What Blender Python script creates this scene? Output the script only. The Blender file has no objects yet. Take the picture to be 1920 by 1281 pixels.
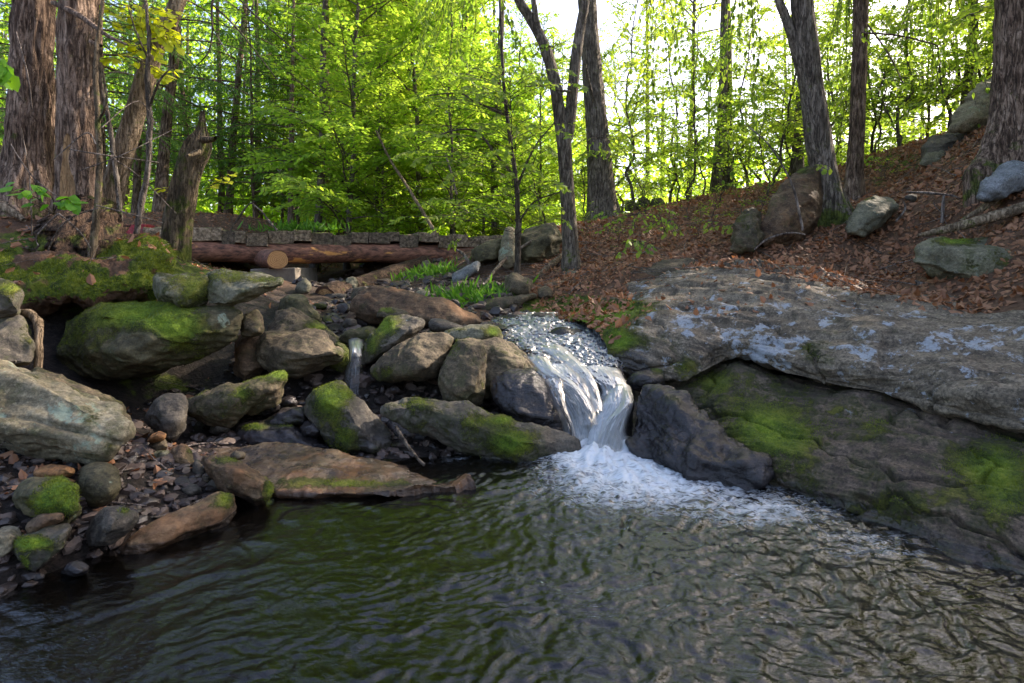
import bpy, bmesh, math, random
import numpy as np
from mathutils import Vector
from mathutils.bvhtree import BVHTree

SC = bpy.context.scene
COL = SC.collection
# ------------------------------------------------------------------ camera, sky, sun, exposure
F, CX, HY, CAMH = 1067.0, 960.0, 500.0, 1.30          # focal length in photo pixels, centre, eye level, eye height
cam_d = bpy.data.cameras.new("camera"); cam = bpy.data.objects.new("camera", cam_d); COL.objects.link(cam)
cam.location = (0, 0, CAMH); cam.rotation_euler = (math.radians(90), 0, 0)
cam_d.sensor_width = 36; cam_d.lens = 36 * F / 1920
cam_d.shift_y = -(640.5 - HY) / 1920
cam_d.clip_start = 0.05; cam_d.clip_end = 2000
SC.camera = cam
SUN_EL, SUN_AZ = math.radians(37), math.radians(60)     # azimuth measured from straight ahead, to the right
w = bpy.data.worlds.new("World"); SC.world = w; w.use_nodes = True
wt = w.node_tree
sky = wt.nodes.new("ShaderNodeTexSky"); sky.sky_type = 'NISHITA'; sky.sun_disc = False
sky.sun_elevation = SUN_EL; sky.sun_rotation = SUN_AZ
sky.air_density = 1.0; sky.dust_density = 3.0; sky.ozone_density = 1.0
bgn = wt.nodes["Background"]; wt.links.new(sky.outputs[0], bgn.inputs[0]); bgn.inputs[1].default_value = 0.15
sun_d = bpy.data.lights.new("sun", 'SUN'); sun_d.energy = 3.6; sun_d.angle = math.radians(0.6); sun_d.color = (1, .92, .78)
sun = bpy.data.objects.new("sun", sun_d); COL.objects.link(sun)
SUNV = Vector((math.sin(SUN_AZ) * math.cos(SUN_EL), math.cos(SUN_AZ) * math.cos(SUN_EL), math.sin(SUN_EL)))
sun.rotation_euler = SUNV.to_track_quat('Z', 'Y').to_euler(); sun.location = SUNV * 60
vs = SC.view_settings; vs.view_transform = 'Standard'; vs.look = 'None'; vs.gamma = 1; vs.use_curve_mapping = False
vs.exposure = 1.9
vs.use_white_balance = True; vs.white_balance_temperature = 6900; vs.white_balance_tint = 18
cy = SC.cycles
cy.max_bounces = 8; cy.diffuse_bounces = 4; cy.glossy_bounces = 4; cy.transmission_bounces = 6; cy.transparent_max_bounces = 12
cy.use_denoising = True; cy.caustics_reflective = False; cy.caustics_refractive = False
cy.sample_clamp_indirect = 6

rng = np.random.default_rng(7)
# ------------------------------------------------------------------ numeric helpers
def P(px, py, Y): return np.array(((px - CX) / F * Y, Y, CAMH - (py - HY) / F * Y))
def PX(V):
    V = np.asarray(V); y = np.maximum(V[:, 1], .05)
    return CX + V[:, 0] / y * F, HY - (V[:, 2] - CAMH) / y * F
def pool_Y(py): return F * CAMH / (py - HY)

_perm = np.random.default_rng(3).permutation(512).astype(np.int64)
_perm = np.concatenate([_perm, _perm, _perm])
_g = np.random.default_rng(4).normal(size=(512, 3)); _g /= np.linalg.norm(_g, axis=1)[:, None]
def noise(p):
    p = np.asarray(p, float); i = np.floor(p).astype(np.int64); f = p - i
    u = f * f * f * (f * (f * 6 - 15) + 10); i &= 511
    out = 0
    for dx in (0, 1):
        wx = u[:, 0] if dx else 1 - u[:, 0]
        for dy in (0, 1):
            wy = u[:, 1] if dy else 1 - u[:, 1]
            for dz in (0, 1):
                wz = u[:, 2] if dz else 1 - u[:, 2]
                h = _perm[(_perm[(_perm[(i[:, 0] + dx) & 511] + i[:, 1] + dy) & 511] + i[:, 2] + dz) & 511]
                gr = _g[h]
                d = gr[:, 0] * (f[:, 0] - dx) + gr[:, 1] * (f[:, 1] - dy) + gr[:, 2] * (f[:, 2] - dz)
                out = out + wx * wy * wz * d
    return out * 1.5
def fbm(p, o=4, g=.5, lac=2.03):
    a, s, t = 1.0, 0, np.asarray(p, float)
    for k in range(o):
        s = s + a * noise(t + 17.3 * k); a *= g; t = t * lac
    return s
def sstep(a, b, x):
    t = np.clip((x - a) / (b - a), 0, 1); return t * t * (3 - 2 * t)

def mesh(name, V, Fs, mat=None, smooth=True, attrs=None, uv=None):
    me = bpy.data.meshes.new(name)
    V = np.asarray(V, np.float32)
    if not isinstance(Fs, list): Fs = [Fs]
    Fs = [np.asarray(f, np.int32) for f in Fs if len(f)]
    me.vertices.add(len(V)); me.vertices.foreach_set("co", V.ravel())
    nl = sum(f.size for f in Fs); npoly = sum(len(f) for f in Fs)
    me.loops.add(nl); me.polygons.add(npoly)
    me.loops.foreach_set("vertex_index", np.concatenate([f.ravel() for f in Fs]))
    tot = np.concatenate([np.full(len(f), f.shape[1], np.int32) for f in Fs])
    me.polygons.foreach_set("loop_start", np.concatenate([[0], np.cumsum(tot)[:-1]]).astype(np.int32))
    me.polygons.foreach_set("loop_total", tot)
    me.polygons.foreach_set("use_smooth", np.full(npoly, smooth))
    me.update(calc_edges=True); me.validate()
    for k, a in (attrs or {}).items():
        at = me.attributes.new(k, 'FLOAT', 'POINT'); at.data.foreach_set("value", np.asarray(a, np.float32))
    if uv is not None:
        ul = me.uv_layers.new(name="UVMap"); li = np.concatenate([f.ravel() for f in Fs])
        ul.data.foreach_set("uv", np.asarray(uv, np.float32)[li].ravel())
    if mat: me.materials.append(mat)
    return me
def link(name, me, parent=None, loc=None):
    o = bpy.data.objects.new(name, me); COL.objects.link(o)
    if parent is not None: o.parent = parent
    if loc is not None: o.location = loc
    return o
def tag(o, label=None, cat=None, group=None, kind=None):
    for k, v in (("label", label), ("category", cat), ("group", group), ("kind", kind)):
        if v: o[k] = v
    return o
def thing(name, label, cat, loc=(0, 0, 0), group=None):
    o = bpy.data.objects.new(name, None); COL.objects.link(o); o.location = loc
    return tag(o, label, cat, group)
def grid_faces(n, m, wrap=False):      # n rows, m columns
    r = np.arange(n - 1)[:, None]; c = np.arange(m if wrap else m - 1)[None, :]
    c2 = (c + 1) % m
    return np.stack([r * m + c, r * m + c2, (r + 1) * m + c2, (r + 1) * m + c], -1).reshape(-1, 4)
class MB:                                # collects pieces of one mesh
    def __init__(s): s.V, s.Q, s.T, s.n = [], [], [], 0
    def add(s, V, Q=None, T=None):
        V = np.asarray(V).reshape(-1, 3)
        if Q is not None and len(Q): s.Q.append(np.asarray(Q) + s.n)
        if T is not None and len(T): s.T.append(np.asarray(T) + s.n)
        s.V.append(V); s.n += len(V)
    def mesh(s, name, mat, smooth=True, off=None, attrs=None):
        V = np.concatenate(s.V) if s.V else np.zeros((0, 3))
        if off is not None: V = V - np.asarray(off)
        fs = []
        if s.Q: fs.append(np.concatenate(s.Q))
        if s.T: fs.append(np.concatenate(s.T))
        return mesh(name, V, fs, mat, smooth, attrs)
def catmull(pts, n):
    pts = np.asarray(pts, float); k = len(pts)
    t = np.linspace(0, k - 1, n); i = np.clip(t.astype(int), 0, k - 2); u = (t - i)[:, None]
    g = lambda j: pts[np.clip(j, 0, k - 1)]
    p0, p1, p2, p3 = g(i - 1), g(i), g(i + 1), g(i + 2)
    return .5 * (2 * p1 + (p2 - p0) * u + (2 * p0 - 5 * p1 + 4 * p2 - p3) * u ** 2 + (3 * p1 - p0 - 3 * p2 + p3) * u ** 3)
def tube(path, rad, sides=6):
    path = np.asarray(path, float); rad = np.broadcast_to(rad, (len(path),)).astype(float)
    t = np.gradient(path, axis=0); t /= np.linalg.norm(t, axis=1)[:, None] + 1e-9
    ref = np.array((0., 1, .13)) if abs(t[:, 1]).mean() < .8 else np.array((1., 0, .1))
    a = np.cross(t, ref); a /= np.linalg.norm(a, axis=1)[:, None] + 1e-9
    b = np.cross(t, a)
    th = np.linspace(0, 2 * np.pi, sides, endpoint=False)
    V = path[:, None] + rad[:, None, None] * (np.cos(th)[None, :, None] * a[:, None] + np.sin(th)[None, :, None] * b[:, None])
    return V.reshape(-1, 3), grid_faces(len(path), sides, True)
def wobbly(p0, p1, n, amp, r):
    p0, p1 = np.asarray(p0, float), np.asarray(p1, float); t = np.linspace(0, 1, n)[:, None]
    off = r.normal(size=(n, 3)).cumsum(0) * amp; off -= off[0]; off -= t * off[-1]
    return p0 + (p1 - p0) * t + off

# ------------------------------------------------------------------ material helpers
def newmat(name):
    m = bpy.data.materials.new(name); m.use_nodes = True; m.node_tree.nodes.clear(); return m, m.node_tree
def N(nt, t, ins=None, **props):
    n = nt.nodes.new("ShaderNode" + t)
    for k, v in props.items(): setattr(n, k, v)
    for k, v in (ins or {}).items():
        s = n.inputs[k]
        if isinstance(v, bpy.types.NodeSocket): nt.links.new(v, s)
        else:
            if s.type == 'RGBA' and not isinstance(v, (int, float)) and len(v) == 3: v = (*v, 1)
            s.default_value = v
    return n
def ramp(nt, fac, stops):
    n = nt.nodes.new("ShaderNodeValToRGB"); nt.links.new(fac, n.inputs[0]); e = n.color_ramp.elements
    while len(e) < len(stops): e.new(.5)
    for k, (p, c) in enumerate(stops):
        e[k].position = p; e[k].color = (*c, 1) if len(c) == 3 else c
    return n.outputs[0]
def mixc(nt, fac, a, b, mode='MIX'):
    n = nt.nodes.new("ShaderNodeMix"); n.data_type = 'RGBA'; n.blend_type = mode
    for i, v in ((0, fac), (6, a), (7, b)):
        s = n.inputs[i]
        if isinstance(v, bpy.types.NodeSocket): nt.links.new(v, s)
        elif i == 0: s.default_value = v
        else: s.default_value = (*v, 1) if len(v) == 3 else v
    return n.outputs[2]
def mth(nt, op, a, b=None, c=None, clamp=False):
    n = nt.nodes.new("ShaderNodeMath"); n.operation = op; n.use_clamp = clamp
    for i, v in ((0, a), (1, b), (2, c)):
        if v is None: continue
        if isinstance(v, bpy.types.NodeSocket): nt.links.new(v, n.inputs[i])
        else: n.inputs[i].default_value = v
    return n.outputs[0]
def mapr(nt, v, a, b, lo=0, hi=1):
    n = N(nt, "MapRange", {0: v, 1: a, 2: b, 3: lo, 4: hi}); n.interpolation_type = 'SMOOTHSTEP'; return n.outputs[0]
def coords(nt, scale=(1, 1, 1), rand=True, rot=(0, 0, 0)):
    tc = N(nt, "TexCoord").outputs["Object"]
    if rand:
        oi = N(nt, "ObjectInfo").outputs["Random"]
        tc = N(nt, "VectorMath", {0: tc, 1: N(nt, "CombineXYZ", {0: mth(nt, 'MULTIPLY', oi, 37.), 1: mth(nt, 'MULTIPLY', oi, 91.), 2: oi}).outputs[0]}, operation='ADD').outputs[0]
    if scale != (1, 1, 1) or rot != (0, 0, 0):
        tc = N(nt, "Mapping", {0: tc, "Scale": scale, "Rotation": rot}).outputs[0]
    return tc
def nz(nt, vec, scale, detail=6, rough=.55, dist=0):
    return N(nt, "TexNoise", {"Vector": vec, "Scale": scale, "Detail": detail, "Roughness": rough, "Distortion": dist}).outputs[0]
def out(nt, sh):
    nt.links.new(sh, N(nt, "OutputMaterial").inputs[0])

def moss_colour(nt, v, lush=None):
    a = nz(nt, v, 4.5, 3); b = nz(nt, v, 70, 5, .75); d_ = nz(nt, v, 13, 5, .65)
    f = mth(nt, 'ADD', mth(nt, 'MULTIPLY', a, .35), mth(nt, 'ADD', mth(nt, 'MULTIPLY', b, .4), mth(nt, 'MULTIPLY', d_, .3)))
    lo = ramp(nt, f, [(.40, (.006, .008, .002)), (.50, (.035, .042, .006)), (.58, (.085, .085, .012)), (.7, (.15, .13, .03))])
    hi = ramp(nt, f, [(.38, (.012, .022, .003)), (.48, (.06, .11, .006)), (.57, (.13, .21, .010)), (.7, (.27, .31, .025))])
    if lush is None: return mixc(nt, .4, lo, hi)
    return mixc(nt, mapr(nt, lush, .55, 1.25), lo, hi)
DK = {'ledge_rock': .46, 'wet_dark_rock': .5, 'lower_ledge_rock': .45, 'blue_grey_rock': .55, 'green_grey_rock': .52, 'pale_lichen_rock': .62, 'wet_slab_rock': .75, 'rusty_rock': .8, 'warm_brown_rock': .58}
def rock_mat(name, dark, mid, light, lichen=.0, lichen_col=(.42, .47, .44), strata=.35, rough=.8, speck=.5, rust=None, moss_edge=.9):
    m, nt = newmat(name); v = coords(nt); vs_ = coords(nt, (1.2, 1.2, 5.5), True, (.35, .2, .1))
    n1 = nz(nt, v, 2.6, 10, .62, .4); n2 = nz(nt, v, 55, 6, .75); n3 = nz(nt, vs_, 3.2, 8, .6, .6); n4 = nz(nt, v, 9, 8, .65)
    f = mth(nt, 'ADD', mth(nt, 'MULTIPLY', n1, 1 - strata), mth(nt, 'MULTIPLY', n3, strata))
    k_ = DK.get(name, .46); dark, mid, light = (tuple(k_ * x * t_ for x, t_ in zip(q, (1.1, .98, .78) if name not in ('blue_grey_rock', 'wet_dark_rock') else (1, 1, 1))) for q in (dark, mid, light))
    c = ramp(nt, f, [(.36, dark), (.49, mid), (.62, light)])
    c = mixc(nt, mapr(nt, n4, .5, .58), c, mixc(nt, .6, c, dark))
    c = mixc(nt, mth(nt, 'MULTIPLY', mapr(nt, nz(nt, v, 21, 8, .7), .55, .62), .65), c, light)
    sp = N(nt, "MapRange", {0: n2, 1: .34, 2: .66, 3: 1 - speck, 4: 1 + speck * .9}).outputs[0]
    c = mixc(nt, 1., c, N(nt, "CombineColor", {0: sp, 1: sp, 2: sp}).outputs[0], 'MULTIPLY')
    if rust:
        c = mixc(nt, mth(nt, 'MULTIPLY', mapr(nt, nz(nt, v, 1.9, 6, .6), .5, .62), .8), c, mixc(nt, .5, rust, c))
    la = N(nt, "Attribute", attribute_name="lichen").outputs["Fac"]
    ln = nz(nt, v, 6.5, 10, .62, .5)
    lm = mth(nt, 'ADD', mth(nt, 'ADD', ln, lichen), mth(nt, 'MULTIPLY', la, .4))
    lmask = mapr(nt, mth(nt, 'ADD', lm, mth(nt, 'MULTIPLY', mth(nt, 'SUBTRACT', nz(nt, v, 34, 6, .75), .5), .42)), .68, .76)
    lc = mixc(nt, mapr(nt, n2, .35, .65), lichen_col, tuple(x * .62 for x in lichen_col))
    c = mixc(nt, mth(nt, 'MULTIPLY', lmask, .72), c, mixc(nt, 1., lc, (.78, .82, .84), 'MULTIPLY'))
    # wet rock: darker and glossy
    wa = N(nt, "Attribute", attribute_name="wet").outputs["Fac"]
    wn = mapr(nt, mth(nt, 'ADD', wa, mth(nt, 'MULTIPLY', mth(nt, 'SUBTRACT', n4, .5), .8)), .35, .65)
    c = mixc(nt, mth(nt, 'MULTIPLY', wn, .62), c, (.012, .011, .012))
    ma = N(nt, "Attribute", attribute_name="moss").outputs["Fac"]
    mn = mth(nt, 'ADD', mth(nt, 'MULTIPLY', mth(nt, 'SUBTRACT', nz(nt, v, 7, 10, .68), .5), moss_edge * 2.6), ma)
    mn = mth(nt, 'ADD', mn, mth(nt, 'MULTIPLY', mth(nt, 'SUBTRACT', nz(nt, v, 45, 5, .7), .5), .9))
    mm = mapr(nt, mn, .42, .66)
    film = mth(nt, 'MULTIPLY', mapr(nt, mth(nt, 'ADD', mn, mth(nt, 'MULTIPLY', mth(nt, 'SUBTRACT', n4, .5), 1.6)), .05, .6), .5)
    c = mixc(nt, film, c, mixc(nt, .5, (.07, .085, .022), mixc(nt, 1., c, (.6, .65, .3), 'MULTIPLY')))
    c = mixc(nt, mm, c, moss_colour(nt, v, ma))
    ro = mixc(nt, wn, (rough,) * 3, (.22,) * 3); ro = mixc(nt, mm, ro, (.95,) * 3)
    h = mth(nt, 'ADD', mth(nt, 'MULTIPLY', nz(nt, v, 8, 12, .66), 1.), mth(nt, 'MULTIPLY', n3, .5))
    h = mth(nt, 'ADD', h, mth(nt, 'MULTIPLY', mth(nt, 'MULTIPLY', nz(nt, v, 95, 4, .7), mm), .5))
    h = mth(nt, 'ADD', h, mth(nt, 'MULTIPLY', mm, .22))
    b = N(nt, "Bump", {"Height": h, "Strength": .8, "Distance": .035})
    bs = N(nt, "BsdfPrincipled", {"Base Color": c, "Roughness": ro, "Normal": b.outputs[0]})
    bs.inputs["Specular IOR Level"].default_value = .4
    out(nt, bs.outputs[0]); return m
MAT = {}
MAT['brown'] = rock_mat('brown_rock', (.055, .045, .03), (.13, .108, .075), (.24, .205, .15), -.04, (.36, .36, .27), speck=.65)
MAT['warm'] = rock_mat('warm_brown_rock', (.055, .034, .02), (.14, .09, .055), (.26, .19, .13), -.08, (.36, .36, .27), rust=(.28, .13, .05))
MAT['olive'] = rock_mat('olive_rock', (.055, .052, .03), (.125, .12, .07), (.23, .22, .14), 0, (.36, .42, .29))
MAT['grey'] = rock_mat('grey_rock', (.05, .048, .046), (.125, .12, .113), (.24, .23, .215), -.03, (.4, .42, .4))
MAT['pale'] = rock_mat('pale_lichen_rock', (.12, .115, .085), (.24, .23, .18), (.38, .37, .3), .08, (.34, .42, .3))
MAT['blue'] = rock_mat('blue_grey_rock', (.13, .14, .145), (.24, .255, .26), (.37, .39, .4), .05, (.48, .55, .56))
MAT['green'] = rock_mat('green_grey_rock', (.1, .105, .085), (.19, .2, .16), (.3, .31, .25), .05, (.3, .36, .28))
MAT['ledge'] = rock_mat('ledge_rock', (.075, .062, .05), (.21, .185, .155), (.39, .355, .31), .095, (.47, .5, .53), strata=.5, speck=.75)
MAT['lower'] = rock_mat('lower_ledge_rock', (.045, .033, .028), (.125, .098, .083), (.26, .21, .18), .0, (.34, .33, .35), strata=.4, speck=.8)
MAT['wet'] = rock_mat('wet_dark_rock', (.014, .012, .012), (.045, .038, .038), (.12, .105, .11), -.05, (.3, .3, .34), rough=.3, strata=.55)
MAT['orange'] = rock_mat('rusty_rock', (.07, .035, .015), (.2, .1, .04), (.33, .2, .1), -.1)
MAT['slab'] = rock_mat('wet_slab_rock', (.04, .028, .018), (.11, .08, .055), (.2, .17, .14), -.1, rough=.32, strata=.55, rust=(.25, .1, .03))

def leaf_mat(name, c0, c1, trans=.5, tmul=(1.7, 1.75, .9)):
    m, nt = newmat(name)
    r = N(nt, "NewGeometry").outputs["Random Per Island"]; oi = N(nt, "ObjectInfo").outputs["Random"]
    f = mth(nt, 'ADD', mth(nt, 'MULTIPLY', r, .55), mth(nt, 'MULTIPLY', oi, .45))
    c = mixc(nt, f, c0, c1)
    ct = mixc(nt, f, tuple(min(.9, a * b) for a, b in zip(c0, tmul)), tuple(min(.9, a * b) for a, b in zip(c1, tmul)))
    bs = N(nt, "BsdfPrincipled", {"Base Color": c, "Roughness": .55}); bs.inputs["Specular IOR Level"].default_value = .3
    tr = N(nt, "BsdfTranslucent", {"Color": ct})
    mx = N(nt, "MixShader", {0: trans, 1: bs.outputs[0], 2: tr.outputs[0]}); out(nt, mx.outputs[0]); return m
MAT['lime'] = leaf_mat('young_maple_leaf', (.14, .285, .03), (.35, .455, .06), .62, (1.7, 1.65, 1.1))
MAT['beech'] = leaf_mat('young_beech_leaf', (.10, .21, .028), (.31, .40, .055), .6, (1.8, 1.75, 1.1))
MAT['yellow'] = leaf_mat('yellow_leaf', (.36, .42, .012), (.50, .52, .03), .55, (1.4, 1.4, .8))
MAT['sprig'] = leaf_mat('bright_green_leaf', (.08, .24, .02), (.17, .34, .03), .5)
MAT['hemlock'] = leaf_mat('hemlock_needles', (.055, .13, .025), (.14, .26, .045), .48, (1.6, 1.7, 1))
MAT['far'] = leaf_mat('far_leaf', (.18, .34, .03), (.36, .5, .05), .58)
MAT['grass'] = leaf_mat('grass_blade', (.05, .15, .015), (.12, .26, .03), .4)
MAT['mossfibre'] = leaf_mat('moss_fibre', (.05, .085, .006), (.17, .21, .015), .3)
MAT['dead'] = leaf_mat('dead_leaf', (.12, .045, .02), (.42, .22, .12), .2, (1.4, 1.1, .8))

def bark_mat(name, dark, mid, light, moss=0., sc=1.):
    m, nt = newmat(name); v = coords(nt); v2 = coords(nt, (1, 1, .16))
    n1 = nz(nt, v2, 26 * sc, 8, .65, .4); n2 = nz(nt, v, 3, 6); n3 = nz(nt, v, 60, 4, .7)
    f = mth(nt, 'ADD', mth(nt, 'MULTIPLY', n1, .7), mth(nt, 'MULTIPLY', n2, .3))
    c = ramp(nt, f, [(.4, dark), (.5, mid), (.62, light)])
    v3 = coords(nt, (1, 1, .15)); cr = mth(nt, 'ABSOLUTE', mth(nt, 'SUBTRACT', nz(nt, v3, 23 * sc, 4, .6, .6), .5)); ck = mapr(nt, cr, .0, .045, 1, 0)
    c = mixc(nt, mapr(nt, n3, .45, .7), c, mixc(nt, .5, c, dark))
    c = mixc(nt, mth(nt, 'MULTIPLY', ck, .62), c, tuple(.6 * x for x in dark))
    ma = N(nt, "Attribute", attribute_name="moss").outputs["Fac"]
    mm = mapr(nt, mth(nt, 'ADD', mth(nt, 'ADD', nz(nt, v, 6, 8, .65), mth(nt, 'MULTIPLY', ma, .5)), moss), .62, .75)
    c = mixc(nt, mth(nt, 'MULTIPLY', mm, .85), c, moss_colour(nt, v))
    wa = N(nt, "Attribute", attribute_name="bare").outputs["Fac"]
    wm = mapr(nt, mth(nt, 'ADD', wa, mth(nt, 'MULTIPLY', mth(nt, 'SUBTRACT', n1, .5), .4)), .45, .55)
    c = mixc(nt, wm, c, mixc(nt, n1, (.12, .06, .025), (.5, .32, .16)))
    b = N(nt, "Bump", {"Height": mth(nt, 'SUBTRACT', mth(nt, 'ADD', n1, mth(nt, 'MULTIPLY', n3, .35)), mth(nt, 'MULTIPLY', ck, .6)), "Strength": 1., "Distance": .035})
    bs = N(nt, "BsdfPrincipled", {"Base Color": c, "Roughness": .88, "Normal": b.outputs[0]})
    bs.inputs["Specular IOR Level"].default_value = .25
    out(nt, bs.outputs[0]); return m
MAT['bark_hem'] = bark_mat('furrowed_brown_bark', (.05, .03, .02), (.2, .135, .095), (.38, .28, .21))
MAT['bark_grey'] = bark_mat('grey_brown_bark', (.06, .048, .036), (.16, .13, .10), (.28, .24, .195), .02)
MAT['bark_moss'] = bark_mat('mossy_bark', (.05, .038, .022), (.14, .105, .065), (.26, .2, .13), .1)
MAT['mound'] = bark_mat('rotten_mossy_root', (.018, .011, .007), (.06, .036, .022), (.13, .08, .05), .06)
MAT['bark_pale'] = bark_mat('pale_tan_bark', (.10, .07, .04), (.25, .185, .12), (.4, .31, .21), .04)
MAT['bark_dark'] = bark_mat('dark_thin_bark', (.04, .032, .025), (.11, .088, .066), (.2, .165, .13))
MAT['twig'] = bark_mat('grey_twig', (.07, .055, .045), (.19, .155, .13), (.36, .31, .27))

# ------------------------------------------------------------------ terrain
ctl = []
def cp(px, py, Y=None, dz=0):
    if Y is None: Y = pool_Y(py)
    p = P(px, py, Y); ctl.append((p[0], p[1], p[2] + dz))
for a in ((0, 1120), (200, 1050), (440, 975), (800, 935), (960, 890)): cp(*a, None, -.05)
for a in ((100, 900, 2.85), (300, 900, 3.1), (60, 1000, 2.5), (100, 860, 3.1), (0, 700, 3.9), (600, 880, 3.35), (760, 900, 3.3), (250, 770, 4.3), (400, 750, 4.6), (250, 705, 4.8),
          (200, 565, 5.25), (100, 530, 5.2), (50, 478, 5.3), (150, 475, 5.4), (60, 395, 6.3), (150, 430, 5.9), (300, 492, 6.2), (350, 492, 7), (450, 530, 7.5),
          (225, 440, 9.5), (350, 508, 9), (470, 520, 9.2), (330, 500, 8), (400, 715, 4.95), (330, 735, 4.8), (-400, 400, 5), (-600, 700, 3), (-500, 1000, 2), (560, 760, 4.4), (640, 810, 4.1), (620, 700, 5), (650, 630, 6.2),
          (600, 570, 8), (620, 535, 10.5), (700, 545, 9), (560, 525, 12), (650, 510, 15), (850, 770, 4.5), (900, 850, 3.85), (1000, 612, 6.6),
          (1100, 625, 6.1), (900, 590, 7), (1000, 566, 7.6), (850, 545, 8.5), (850, 505, 10), (900, 495, 10), (1000, 510, 9.2), (1075, 505, 9), (1000, 440, 11),
          (945, 450, 11.8), (1133, 412, 13), (1200, 440, 10), (1300, 485, 8.2), (1200, 520, 7.5), (1450, 470, 8.2), (1560, 410, 9), (1600, 370, 10.5), (1610, 445, 8),
          (1700, 400, 8), (1800, 460, 6.8), (1700, 525, 6.5), (1890, 300, 7), (1900, 430, 6), (1920, 335, 6.5), (1750, 310, 9.5), (1830, 245, 9), (1700, 290, 11),
          (1400, 358, 13), (1250, 385, 15), (2300, 200, 8), (2300, 450, 5), (2300, 700, 3.3), (780, 515, 10.5), (1820, 240, 10.5), (1550, 330, 12.5)): cp(*a)
for a in ((1500, 580, 5.8), (1900, 660, 4), (1250, 600, 6), (1120, 602, 6.4), (1180, 580, 6.9), (1250, 545, 7.1), (1400, 530, 7.1)): cp(*a, -.3)
for a in ((1700, 820, 3.5), (1500, 780, 4), (1250, 760, 4.4)): cp(*a, -.35)
for a in ((-1.4, .6), (0, .6), (1.3, .8), (-1, 1.8), (0, 1.8), (1.2, 1.8), (-.6, 2.7), (.5, 2.8), (1.2, 2.8), (.4, 3.5), (.9, 3.4), (2.4, 1.6), (0, -1)): ctl.append((*a, -.42))
ctl += [(-3, 1, .15), (3.8, 1.2, .2), (-5, -4, .6), (5, -4, .6), (0, -5, -.1), (-6, 4, 1.7), (6.5, 4.5, 2.1), (-13, 8, 2.4), (-13, 16, 2.6), (-13, 26, 3), (-6, 15, 2.3), (-7.6, 10, 1.9), (-7, 26, 2.6), (0, 16, 1.75),
        (0, 26, 2.2), (7, 22, 2.3), (8, 28, 1.2), (13, 13, 5), (13, 20, 3.2), (13, 8, 4.6), (-3, 13, 1.4), (-4, 20, 1.6)]
ctl = np.array(ctl)
def _tpsk(r2): return .5 * r2 * np.log(r2 + 1e-9)
_A = _tpsk(((ctl[:, None, :2] - ctl[None, :, :2]) ** 2).sum(-1)) + np.eye(len(ctl)) * .06
_Pm = np.c_[np.ones(len(ctl)), ctl[:, :2]]
_S = np.linalg.solve(np.block([[_A, _Pm], [_Pm.T, np.zeros((3, 3))]]), np.r_[ctl[:, 2], 0, 0, 0])
def gz(X, Y):
    X = np.atleast_1d(np.asarray(X, float)).ravel(); Y = np.atleast_1d(np.asarray(Y, float)).ravel()
    o = np.empty(len(X))
    for i in range(0, len(X), 20000):
        x, y = X[i:i + 20000], Y[i:i + 20000]
        xc, yc = np.clip(x, -13, 13), np.clip(y, -5, 27)
        k = _tpsk((xc[:, None] - ctl[None, :, 0]) ** 2 + (yc[:, None] - ctl[None, :, 1]) ** 2)
        z = k @ _S[:-3] + _S[-3] + _S[-2] * xc + _S[-1] * yc
        far = 2.4 - 3.6 * sstep(-6, 14, x)
        wgt = np.maximum(sstep(20, 34, y), sstep(9, 20, np.abs(x)) * sstep(14, 24, y))
        z = z * (1 - wgt) + far * wgt
        z = z - .13 * np.exp(-(((x + 1.5) / 1.7) ** 4 + ((y - 4.35) / .75) ** 4))
        z = z - .22 * np.exp(-(((x + .85) / .75) ** 4 + ((y - 3.35) / .42) ** 4)) * (z > -.1)
        q = np.c_[x, y, 0 * x]
        rough = .035 * fbm(q * 1.3, 3) + .022 * fbm(q * 5.1 + 9, 3)
        o[i:i + 20000] = z + rough * sstep(-.1, .25, z)
    return o
def nonuni(lo, a, b, hi, step, g):
    m = list(np.arange(a, b, step)); s = step
    l = []; x = a
    while x > lo: s *= g; x -= s; l.append(x)
    s = step; r = []; x = b
    while x < hi: r.append(x); s *= g; x += s
    return np.array(l[::-1] + m + r)
gx = nonuni(-300, -6.5, 7, 300, .05, 1.12); gy = nonuni(-40, .3, 13, 500, .05, 1.1)
XX, YY = np.meshgrid(gx, gy); ZZ = gz(XX, YY)
GV = np.c_[XX.ravel(), YY.ravel(), ZZ]; GF = grid_faces(len(gy), len(gx))
gpx, gpy = PX(GV)
def blob(px, py, cx, cy, rx, ry): return np.exp(-(((px - cx) / rx) ** 2 + ((py - cy) / ry) ** 2))
near = (GV[:, 1] > .5)
gm = np.zeros(len(GV))
for c in ((100, 520, 190, 60, 1), (260, 490, 90, 40, 1), (60, 440, 100, 25, .5), (350, 500, 60, 20, .8), (1080, 575, 140, 25, 1.), (300, 720, 120, 40, .6), (870, 545, 60, 18, .5), (1680, 300, 120, 22, .7), (1250, 430, 130, 30, .4), (1400, 395, 90, 25, .45), (1130, 470, 70, 30, .3), (1650, 345, 60, 15, .4), (800, 560, 60, 20, .5)):
    gm += c[4] * blob(gpx, gpy, *c[:4]) * near
gm *= (GV[:, 1] < 14)
wet_shade = sstep(.75, .2, GV[:, 2]) * (np.abs(GV[:, 0] + .4) < 3)
wet_shade = np.maximum(wet_shade, sstep(1.1, .85, GV[:, 2]) * (GV[:, 0] > -4.2) * (GV[:, 0] < .2) * (GV[:, 1] < 6.6) * (GV[:, 1] > 2))  # left bank hollows: shade between the rocks painted in through the wet mask
wet_shade = np.maximum(wet_shade, .8 * sstep(1.25, .9, GV[:, 2]) * sstep(1.4, .8, np.abs(GV[:, 0] + 2.2 + (GV[:, 1] - 6) * .12)) * (GV[:, 1] < 17))
m, nt = newmat('forest_floor'); v = N(nt, "NewGeometry").outputs["Position"]
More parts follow.
